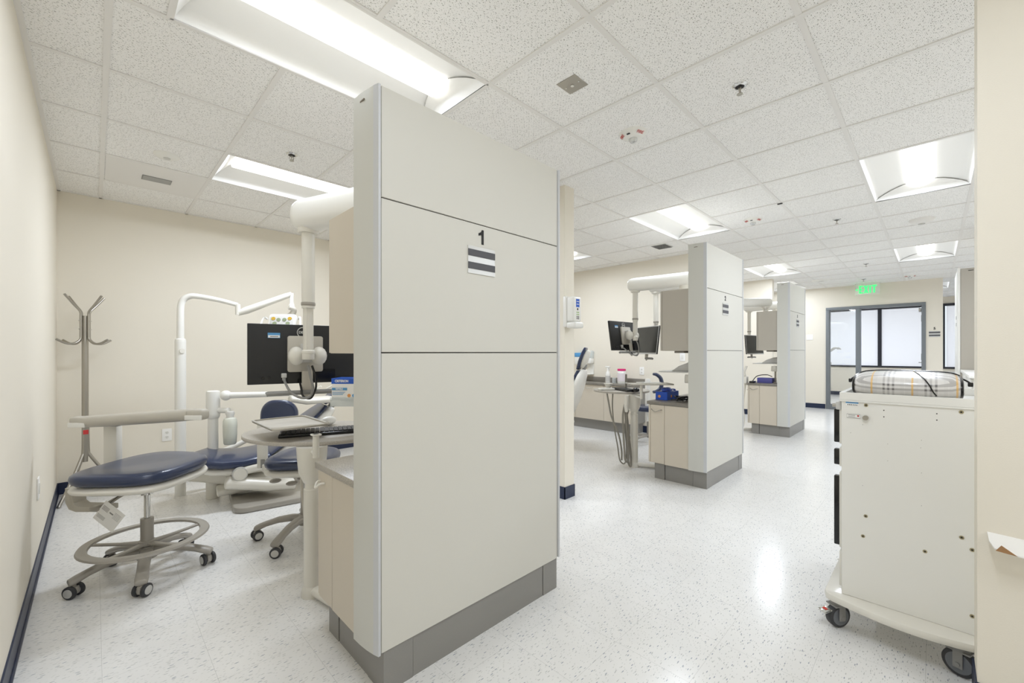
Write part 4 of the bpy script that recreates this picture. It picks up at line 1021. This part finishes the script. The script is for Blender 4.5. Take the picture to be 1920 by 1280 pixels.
# spray bottle
t = thing('spray_bottle', 'white trigger spray bottle on the dark side counter', 'bottle', (5.70, 3.60, .7305))
B().lathe([(.036, 0), (.040, .008), (.040, .13), (.030, .165), (.016, .19), (.014, .205)]).build('body', M['white'], t)
B().lathe([(.0405, .03), (.0405, .11)]).build('body_label', M['lgrey'], t)
B().lathe([(.018, .203), (.018, .225), (.012, .232)]).box(-.018, .018, -.035, .040, .235, .262, bev=.008).box(-.010, .010, -.030, -.022, .195, .240, bev=.003).cyl((0, 0, .225), (0, 0, .245), .012, n=12).build('trigger_head', M['white'], t)
t = thing('wipes_canister', 'white wipes canister with magenta lid on the side counter', 'canister', (5.70, 3.36, .7305))
B().lathe([(.060, 0), (.064, .006), (.064, .19), (.060, .195)]).build('tub', M['white'], t)
B().lathe([(.0645, .04), (.0645, .16)]).build('tub_label', mat('pink_print_label', (222, 214, 218), .5), t)
B().lathe([(.062, .195), (.063, .197), (.063, .222), (.060, .226), (.0, .226)]).build('lid', M['pink'], t)
b = B().lathe([(.032, 0), (.034, .004), (.034, .08), (.030, .083)]); o = b.build('small_jar', M['acrylic']); o.location = (5.72, 3.50, .7305); tag(o, 'small clear jar between spray bottle and wipes canister', 'jar')
# dispensers on the wall
t = thing('glove_dispenser', 'blue and white glove dispenser on the second bay\'s wall', 'dispenser', (5.88, 4.235, 1.10))
B().box(-.09, -.0005, -.08, .08, .03, .10, bev=.008).build('front', M['bluelens'], t); B().box(-.085, -.0005, -.08, .08, -.10, .03, bev=.006).build('tray', M['white'], t)
t = thing('soap_dispenser', 'translucent white soap dispenser on the wall beside the blue one', 'dispenser', (5.88, 4.04, 1.05))
B().box(-.09, -.0005, -.07, .07, .05, .185, bev=.02).build('reservoir', M['acrylic'], t); B().box(-.11, -.0005, -.07, .07, -.03, .06, bev=.02).build('body', M['white'], t)
B().box(-.02, -.0005, -.065, .065, -.20, -.03, bev=.008).build('back_plate', M['white'], t); B().box(-.12, -.0005, -.065, .065, -.21, -.195, bev=.006).build('drip_tray', M['white'], t)
# assistant stool partly visible behind worktop 2
t = thing('assistant_stool', 'navy curved arm stool behind the middle partition\'s worktop', 'stool', (5.20, 2.56, 0))
B().tube([(-.04, .02, .925), (.0, -.01, .915), (.035, -.045, .87), (.045, -.055, .80), (.035, -.045, .74), (.0, -.01, .70), (-.04, .02, .69)], .028, n=12, radii=[.016, .022, .025, .026, .025, .022, .018]).build('arm_bar', M['navy'], t)
B().box(-.03, .03, -.02, .02, .3, .86, bev=.006, mtx=Matrix.Translation((-.03, .10, 0)) @ Matrix.Rotation(-.6, 4, 'Z')).build('back_column', M['white'], t)
B().prism(ell(0, .10, .2, .2), .44, .50, bev=.02).build('seat', M['navy'], t)
B().cyl((0, .10, .08), (0, .10, .44), .025, n=16).build('column', M['taupe'], t)
g = B()
for k in range(5):
    a = 2*PI*k/5+.3; g.tube([(0, .1, .11), (.15*math.cos(a), .1+.15*math.sin(a), .10), (.27*math.cos(a), .1+.27*math.sin(a), .06)], .018, n=8); 
g.build('star_base', M['taupe'], t)
for k in range(5):
    a = 2*PI*k/5+.3; B().cyl((.27*math.cos(a)-.02, .1+.27*math.sin(a), .03), (.27*math.cos(a)+.02, .1+.27*math.sin(a), .03), .03, n=16).build('wheel', M['dgrey'], t)
# hose stand glimpsed in third bay
b = B(); b.tube([(7.02, 2.02, .84), (7.03, 2.03, .70), (7.0, 2.05, .4), (6.98, 2.03, .2), (6.96, 2.05, .03)], .012, n=8); b.tube([(7.05, 2.02, .80), (6.99, 2.03, .9), (7.0, 2.0, 1.0)], .016, n=8)
b.box(6.96, 7.06, 1.99, 2.07, .74, .84, bev=.01)
o = b.build('hose_stand', M['white2']); tag(o, 'white hose stand at the third bay\'s edge, left of its worktop', 'stand')
# hand sanitizer on wall end
t = thing('hand_sanitizer_dispenser', 'white hand sanitizer dispenser on the wall end beyond partition 1', 'dispenser', (2.775, 2.14, 1.54))
B().box(-.062, .062, -.035, -.0005, -.125, .125, bev=.008).build('back_plate', M['white'], t)
B().box(-.055, .055, -.105, -.03, -.085, .122, bev=.018, seg=3).build('cover', M['white'], t)
B().box(-.06, .06, -.125, -.03, -.135, -.085, bev=.016, seg=3).build('nozzle_housing', M['white'], t)
g = bx('blue_label', 'blue', t, -.022, .022, -.1065, -.1045, .035, .10)
for j in range(2):
    bx('label_mark', 'paper', t, -.016, .016, -.1072, -.1062, .055+.022*j, .060+.022*j)
bx('label_mark', 'ink', t, -.008, .006, -.1065, -.1045, .010, .026)
for j, (z, c_) in enumerate(((-.008, 'green'), (-.026, 'green'), (-.044, 'ink'), (-.058, 'ink'))):
    for x in (-.014, .006): bx('label_mark', c_, t, x, x+.010, -.1065, -.1045, z-.005, z+.005)

# ------------------------------------------------------------------ white cart on the right
t = thing('supply_cart', 'white metal rolling cart with drawers at the right edge', 'cart', (2.33, .065, 0))
Y0, Y1, CX = -.225, .222, .66
ZB, ZT = .150, .998
bx('body', 'white', t, 0, CX, Y0, Y1, ZB, ZT, bev=.002, seg=1)
rim = B(); w_ = .012
for a in ((-.006, w_, Y0-.006, Y1+.006), (CX-w_, CX+.006, Y0-.006, Y1+.006), (w_, CX-w_, Y0-.006, Y0+w_), (w_, CX-w_, Y1-w_, Y1+.006)): rim.box(*a, ZT+.0042, ZT+.036, bev=.0005, seg=1)
rim.box(-.006, CX+.006, Y0-.006, Y1+.006, ZT-.004, ZT+.004, bev=.002); rim.build('top_tray', M['white'], t)
pl = B(); poly = []
for k in range(13):
    a = k/12; poly.append((-.045-.055*math.sin(PI*a), Y1+.03-(Y1-Y0+.06)*a))
poly = [(CX+.04, Y1+.06), (.0, Y1+.06), (-.03, Y1+.052)]+poly[0:]+[(CX+.04, Y0-.03)]
pl.prism(poly, .118, .150, bev=.010).build('base_deck', M['white2'], t)
for (z0, z1) in ((.80, .97), (.70, .79), (.34, .68), (.17, .33)):
    dw = bx('drawer', 'white2', t, .02, CX-.02, Y1, Y1+.010, z0+.004, z1-.004, bev=.002, seg=1)
    if z1 != .33:
        h = B(); zz0, zz1 = (z0, z1-.02) if z0 < .7 else (z0, z1-.01)
        h.box(.04, .07, Y1+.010, Y1+.032, zz0+.005, zz1-.005, bev=.004); h.build('drawer_handle', M['blackg'], dw)
bx('lock_bar', 'lgrey', t, .01, .06, Y1+.001, Y1+.022, .955, .990, bev=.005)
B().cyl((.03, Y1+.022, .972), (.03, Y1+.036, .972), .008, n=12).build('lock_knob', M['steel'], t)
scr = [(.139, .984), (-.138, .983), (.140, .512), (.149, .424), (-.040, .422), (-.139, .508), (-.166, .470), (-.166, .222)]
for y, z in scr: 
    B().use(M['brass']).cyl((-.0018, y, z), (.001, y, z), .0068, n=16).use(M['gap']).cyl((-.0022, y, z), (-.001, y, z), .0032, n=8).build('screw', None, t)
    
ho = B()
for y, z in ((.082, .968), (.082, .941), (-.073, .970), (-.073, .945)): ho.cyl((-.0008, y, z), (.001, y, z), .0022, n=8)
for y, z in ((.15, .90), (.19, .86), (.07, .83), (-.03, .86), (-.028, .83), (.07, .76), (.15, .64), (-.03, .73), (-.03, .60)): ho.cyl((-.0008, y, z), (.001, y, z), .0010, n=6)
ho.build('holes', M['gap'], t)
B().cyl((-.014, .140, .931), (.0, .140, .931), .010, n=20).build('camlock', M['steel'], t)
g = bx('asset_sticker', 'paper', t, -.0012, .0, .164, .207, .978, .997); bx('sticker_band', 'ltblue', t, -.0016, -.001, .164, .207, .988, .997)
st = B(); [st.box(-.0017, -.001, .168+.006*k, .171+.006*k, .980, .984) for k in range(6)]; st.build('sticker_print', M['ink'], t)
g = B(); g.box(-.0014, 0, .156, .205, .924, .944, bev=.0006, seg=1).build('rating_label', M['paper'], t)
o_ = B(); o_.tube([(-.0018, y, z) for y, z in ((.158, .926), (.158, .942), (.203, .942), (.203, .926))], .0009, n=5, closed=True, smooth=False); o_.box(-.0017, -.001, .175, .198, .936, .938); o_.box(-.0017, -.001, .175, .198, .930, .932); o_.build('label_print', M['grey'], t)
bx('label_mark', 'red', t, -.0018, -.001, .162, .168, .932, .939)
def big_caster(parent, x, y, ang, brake=True):
    c = B(); c.cyl((0, 0, .098), (0, 0, .118), .028, n=16)
    c.box(-.014, .014, -.026, -.020, .035, .10, bev=.002); c.box(-.014, .014, .020, .026, .035, .10, bev=.002); c.box(-.034, .034, -.026, .026, .094, .100, bev=.002); c.cyl((0, -.032, .05), (0, .032, .05), .008, n=10)
    o = c.build('caster', M['grey'], parent); o.location = (x, y, 0); o.rotation_euler = (0, 0, ang)
    tm = Matrix.Translation((0, 0, .05)) @ Matrix.Rotation(PI/2, 4, 'X')
    B().lathe([(.036, -.016), (.044, -.016), (.049, -.012), (.050, 0), (.049, .012), (.044, .016), (.036, .016)], n=32, mtx=tm).build('tyre', M['dgrey'], o)
    B().lathe([(.0, -.017), (.037, -.017), (.037, .017), (.0, .017)], n=32, mtx=tm).build('wheel', mat('wheel_grey', (110, 113, 118), .4) if 'wheel_grey' not in bpy.data.materials else bpy.data.materials['wheel_grey'], o)
    if brake:
        B().box(-.062, -.022, -.020, .020, .086, .095, bev=.004, mtx=Matrix.Rotation(-.25, 4, 'Y')).build('brake_pedal', M['chrome'], o)
        B().box(-.046, -.034, -.009, .009, .0955, .0965, mtx=Matrix.Rotation(-.25, 4, 'Y')).build('brake_mark', M['redsw'], o)
    return o
big_caster(t, .0, .235, math.radians(-38)); big_caster(t, -.03, -.135, math.radians(70), False); big_caster(t, .60, .235, math.radians(-50)); big_caster(t, .60, -.185, math.radians(20))

# plaid bag in the tray
t = thing('plaid_bag', 'grey and yellow plaid zip bag with black piping on the white cart', 'bag', (2.62, .088, 1.003))
bg = B(); rs = []; Yh = .174
def bring(k, y, n=36):
    out = []
    for i in range(n):
        a = 2*PI*i/n; ca, sa = math.cos(a), math.sin(a)
        out.append(Vector((math.copysign(abs(ca)**.7, ca)*.235*(.75+.25*k), y, .060+.062*k*(math.copysign(abs(sa)**.8, sa) if sa > 0 else math.copysign(abs(sa)**.6, sa)*.93))))
    return out
prof = [(-Yh, .45), (-Yh+.004, .62), (-Yh+.015, .78), (-Yh+.035, .90), (-Yh+.07, .97), (-.05, 1.0), (.05, 1.02), (Yh-.07, .98), (Yh-.035, .90), (Yh-.015, .78), (Yh-.004, .62), (Yh, .45)]
bg.rings([bring(k, y) for y, k in prof]); bg.build('body', M['plaid'], t, smooth=80)
for y in (-Yh+.008, Yh-.008): B().tube(bring(.71, y, 28), .0048, n=8, closed=True, smooth=False).build('piping', M['blackg'], t)
zp = [Vector((.235*(.98)*math.cos(a), 0, 0)) for a in (0,)]
top = [(y, k) for y, k in prof if -.18 < y < .18]
B().tube([Vector((-.02, y, .060+.062*k+.001)) for y, k in prof[1:-1]], .0035, n=8).build('zip', M['blackg'], t)
dg_ = []
for i in range(9):
    a = PI*.5+i/8*PI*.62; y = -.02-.075*i/8; ca, sa = math.cos(a), math.sin(a)
    dg_.append(Vector((math.copysign(abs(ca)**.7, ca)*.236, y, .060+.0635*(math.copysign(abs(sa)**.8, sa)))))
B().tube(dg_, .0025, n=6).build('strap_cord', M['blackg'], t)
for y, s_ in ((Yh, 1), (-Yh, -1)): B().tube([(-.02, y-.004*s_, .095), (-.03, y+.012*s_, .085), (-.02, y+.028*s_, .070)], .0035, n=8).box(-.03, -.012, y+.022*s_-.008, y+.022*s_+.008, .062, .080, bev=.003).build('zip_pull', M['blackg'], t)

# torn cardboard holder on right wall
b = B().use(M['paper'])
pts = [(-.012, 0), (-.05, -.004), (-.085, -.05)]
t = thing('cardboard_flap', 'torn white cardboard flap sticking out of the near right wall', 'cardboard', (2.108, -.125, .595))
g = B(); vs = []
rows = [((0, .0, .018), (0, -.05, .016), (0, -.11, .013), (0, -.2, .011)), ((-.035, -.002, .0), (-.035, -.05, .003), (-.036, -.11, .0), (-.036, -.2, .002)), ((-.066, -.012, -.012), (-.068, -.05, -.020), (-.067, -.11, -.021), (-.066, -.2, -.018))]
top_ = [[g.bm.verts.new(p) for p in r] for r in rows]; bot_ = [[g.bm.verts.new((p[0], p[1], p[2]-.0035)) for p in r] for r in rows]
for L_ in (top_, bot_):
    for a in range(2):
        for c in range(3): g.bm.faces.new((L_[a][c], L_[a][c+1], L_[a+1][c+1], L_[a+1][c]))
for a, c in ((0, 1), (1, 2)):
    g.bm.faces.new((top_[a][0], top_[c][0], bot_[c][0], bot_[a][0])); g.bm.faces.new((top_[a][3], top_[c][3], bot_[c][3], bot_[a][3]))
for c in range(3): g.bm.faces.new((top_[2][c], top_[2][c+1], bot_[2][c+1], bot_[2][c]))
g.build('flap', M['paper'], t)
B().prism([(0, 0), (.045, -.004), (.012, .020)], 0, .002, mtx=face_mtx((-.068, -.014, -.018), (0, -1, 0), (0, 0, 1))).build('torn_edge', M['cardb'], t)

# ------------------------------------------------------------------ right-hand row, far away
t = thing('tall_cabinet', 'tall grey cabinet with white side panel, right of the far corridor', 'cabinet', (6.92, -.19, 0))
bx('side_panel', 'white', t, 0, .92, -.02, 0, .15, 2.16, bev=.002)
bx('body', 'cabin', t, -.0, .92, -.60, -.022, .15, 2.15, bev=.002)
bx('plinth', 'kick', t, .02, .90, -.58, -.01, 0, .15)
bx('vent_slot', 'gap', t, -.002, .0, -.12, -.08, 2.12, 2.126)
bx('number_mark', 'ink', t, .40, .43, .0, .002, 1.60, 1.64); bx('number_mark', 'ink', t, .40, .43, .0, .002, 1.52, 1.56)
t = thing('white_counter', 'white counter unit projecting below the tall grey cabinet', 'cabinet', (6.92, -.21, 0))
bx('top', 'white', t, -1.6, -.004, -.60, 0, .985, 1.015, bev=.004)
bx('body', 'white2', t, -1.58, -.004, -.60, -.03, .15, .985)
bx('plinth', 'kick', t, -1.55, -.01, -.60, -.05, 0, .15)
for k in range(2): B().box(-1.5+.8*k, -.8+.8*k, -.03, -.015, .17, .97, bev=.002).build('door', M['white'], t)
# something under the far window
t = thing('waste_bin', 'white bin standing below the far right window', 'bin', (14.4, -.36, 0))
B().box(-.2, .2, -.2, .2, 0, .70, bev=.01).build('body', M['white'], t); B().box(-.21, .21, -.21, .21, .70, .74, bev=.01).build('lid', M['lgrey'], t)
t = thing('far_delivery_unit', 'white curved instrument arms seen through the far sidelight', 'dental unit', (13.4, 1.86, 0))
B().cyl((0, .25, 0), (0, .25, .95), .04, n=14).build('post', M['white2'], t)
g = B()
for k in range(3):
    g.tube([(0, .22, .98), (0, .10-.03*k, 1.14+.03*k), (0, -.02-.03*k, 1.30), (0, -.09-.03*k, 1.33), (0, -.14-.03*k, 1.28)], .014, n=8)
g.build('instrument_arms', M['lgrey'], t)
B().box(-.1, .1, .0, .25, .88, .96, bev=.02).build('head', M['lgrey'], t)

# ------------------------------------------------------------------ ceiling fittings
def sprinkler(x, y, label):
    t = thing('sprinkler', label, 'sprinkler', (x, y, CEIL), 0, 'ceiling sprinkler heads')
    B().lathe([(.018, -.010), (.030, -.007), (.036, -.001), (.036, .0)], n=24).build('escutcheon', M['chrome'], t)
    B().lathe([(.018, -.0105), (.022, -.009)]).build('recess', M['gap'], t)
    g = B(); g.cyl((0, 0, -.02), (0, 0, 0), .008, n=10)
    for s_ in (-1, 1): g.tube([(s_*.008, 0, -.015), (s_*.013, 0, -.028), (s_*.004, 0, -.045)], .0025, n=6)
    g.cyl((0, 0, -.048), (0, 0, -.044), .014, n=14); g.cyl((0, 0, -.046), (0, 0, -.02), .003, n=8); g.build('head', M['steel'], t)
    return t
for x, y, l in ((2.359, .706, 'chrome ceiling sprinkler right of the fire strobe, nearest of the row'), (.972, 3.147, 'chrome ceiling sprinkler in the first bay before the small troffer'), (5.449, .709, 'ceiling sprinkler left of the white dome, mid corridor'), (8.497, .743, 'ceiling sprinkler left of the far small troffer'), (10.26, .935, 'ceiling sprinkler just above the exit sign')):
    sprinkler(x, y, l)
def fire_strobe(x, y, label, rz):
    t = thing('fire_strobe', label, 'alarm', (x, y, CEIL), rz, 'ceiling fire strobes')
    B().lathe([(.030, -.036), (.055, -.030), (.078, -.014), (.085, 0)], n=36).build('housing', M['white'], t)
    B().lathe([(.004, -.062), (.018, -.058), (.026, -.046), (.028, -.034)], n=20).build('strobe_lens', M['lens_clear'], t)
    for o_ in (Vector((-.705+.30, -.709-.30, 0)), Vector((-.709, .705, 0))):
        o_.normalize(); rt = Vector((-o_.y, o_.x, 0))
        text('FIRE', .027, 'red', 'lettering', t, face_mtx(o_*.0672+Vector((0, 0, -.0232)), rt, o_*.82+Vector((0, 0, .57))), .0006, .0)
    bx('vent_mark', 'ink', t, -.066, -.056, -.012, .008, -.0285, -.024)
    return t
fire_strobe(2.401, 1.334, 'round white FIRE strobe on the ceiling above partition 1', 0)
fire_strobe(4.834, 1.321, 'round white FIRE strobe on the ceiling beyond the corridor troffer', 0)
fire_strobe(10.35, .304, 'small distant fire strobe right of the exit sign', 0)
t = thing('ceiling_plate', 'square steel cover plate with centre bolt on the ceiling', 'plate', (1.74, 1.31, CEIL))
bx('plate', 'steel', t, -.058, .058, -.058, .058, -.003, 0, bev=.001, seg=1); B().cyl((0, 0, -.010), (0, 0, -.003), .009, n=12).build('bolt', M['chrome'], t)
for sx, sy in ((-.0, .04), (.0, -.04)): B().cyl((sx, sy, -.0045), (sx, sy, -.003), .004, n=8).build('screw', M['chrome'], t)
def dome(x, y, r, h, label, cat='detector', m_='white'):
    t = thing('smoke_detector' if cat == 'detector' else 'ceiling_speaker', label, cat, (x, y, CEIL))
    B().lathe([(r*.3, -h), (r*.75, -h*.8), (r*.95, -h*.35), (r, 0)], n=32).build('cover', M[m_], t)
    B().lathe([(r*.26, -h*1.2), (r*.28, -h*.9)], n=20).build('centre', M['lgrey'], t)
dome(.359, 3.779, .075, .022, 'round white smoke detector near the first bay\'s ceiling grille')
dome(6.072, .09, .10, .045, 'white ceiling dome between the two right-hand troffers', 'dome', 'grid')
dome(9.841, 1.517, .15, .02, 'flat round ceiling diffuser above the third partition', 'diffuser')
# vented plain panel in first bay + grille
t = thing('ceiling_vent_panel', 'plain white ceiling panel with small grey grille, first bay', 'vent', (.352, 4.36, CEIL))
bx('panel', 'grid', t, -.295, .295, -.295, .295, -.004, -.0005)
gq = bx('grille', 'grey', t, -.09, .09, -.055, .055, -.009, -.004, bev=.002)
q = B(); [q.box(-.084, .084, -.05+.012*k, -.046+.012*k, -.0105, -.009) for k in range(9)]; q.build('grille_slats', M['lgrey'], gq)
t = thing('ceiling_vent', 'narrow dark slotted vent behind the middle partition', 'vent', (5.22, 2.49, CEIL), math.radians(0))
gq = bx('frame', 'lgrey', t, -.11, .11, -.10, .10, -.008, 0, bev=.002); q = B(); [q.box(-.10+.028*k, -.084+.028*k, -.09, .09, -.0095, -.008) for k in range(8)]; q.build('slots', M['gap'], t)
o = B().box(-.012, .012, -.02, .02, -.014, -.006, bev=.002).build('grid_clip', M['blackg']); o.location = (4.475, 1.0, CEIL); tag(o, 'small black clip on a ceiling grid bar', 'clip')
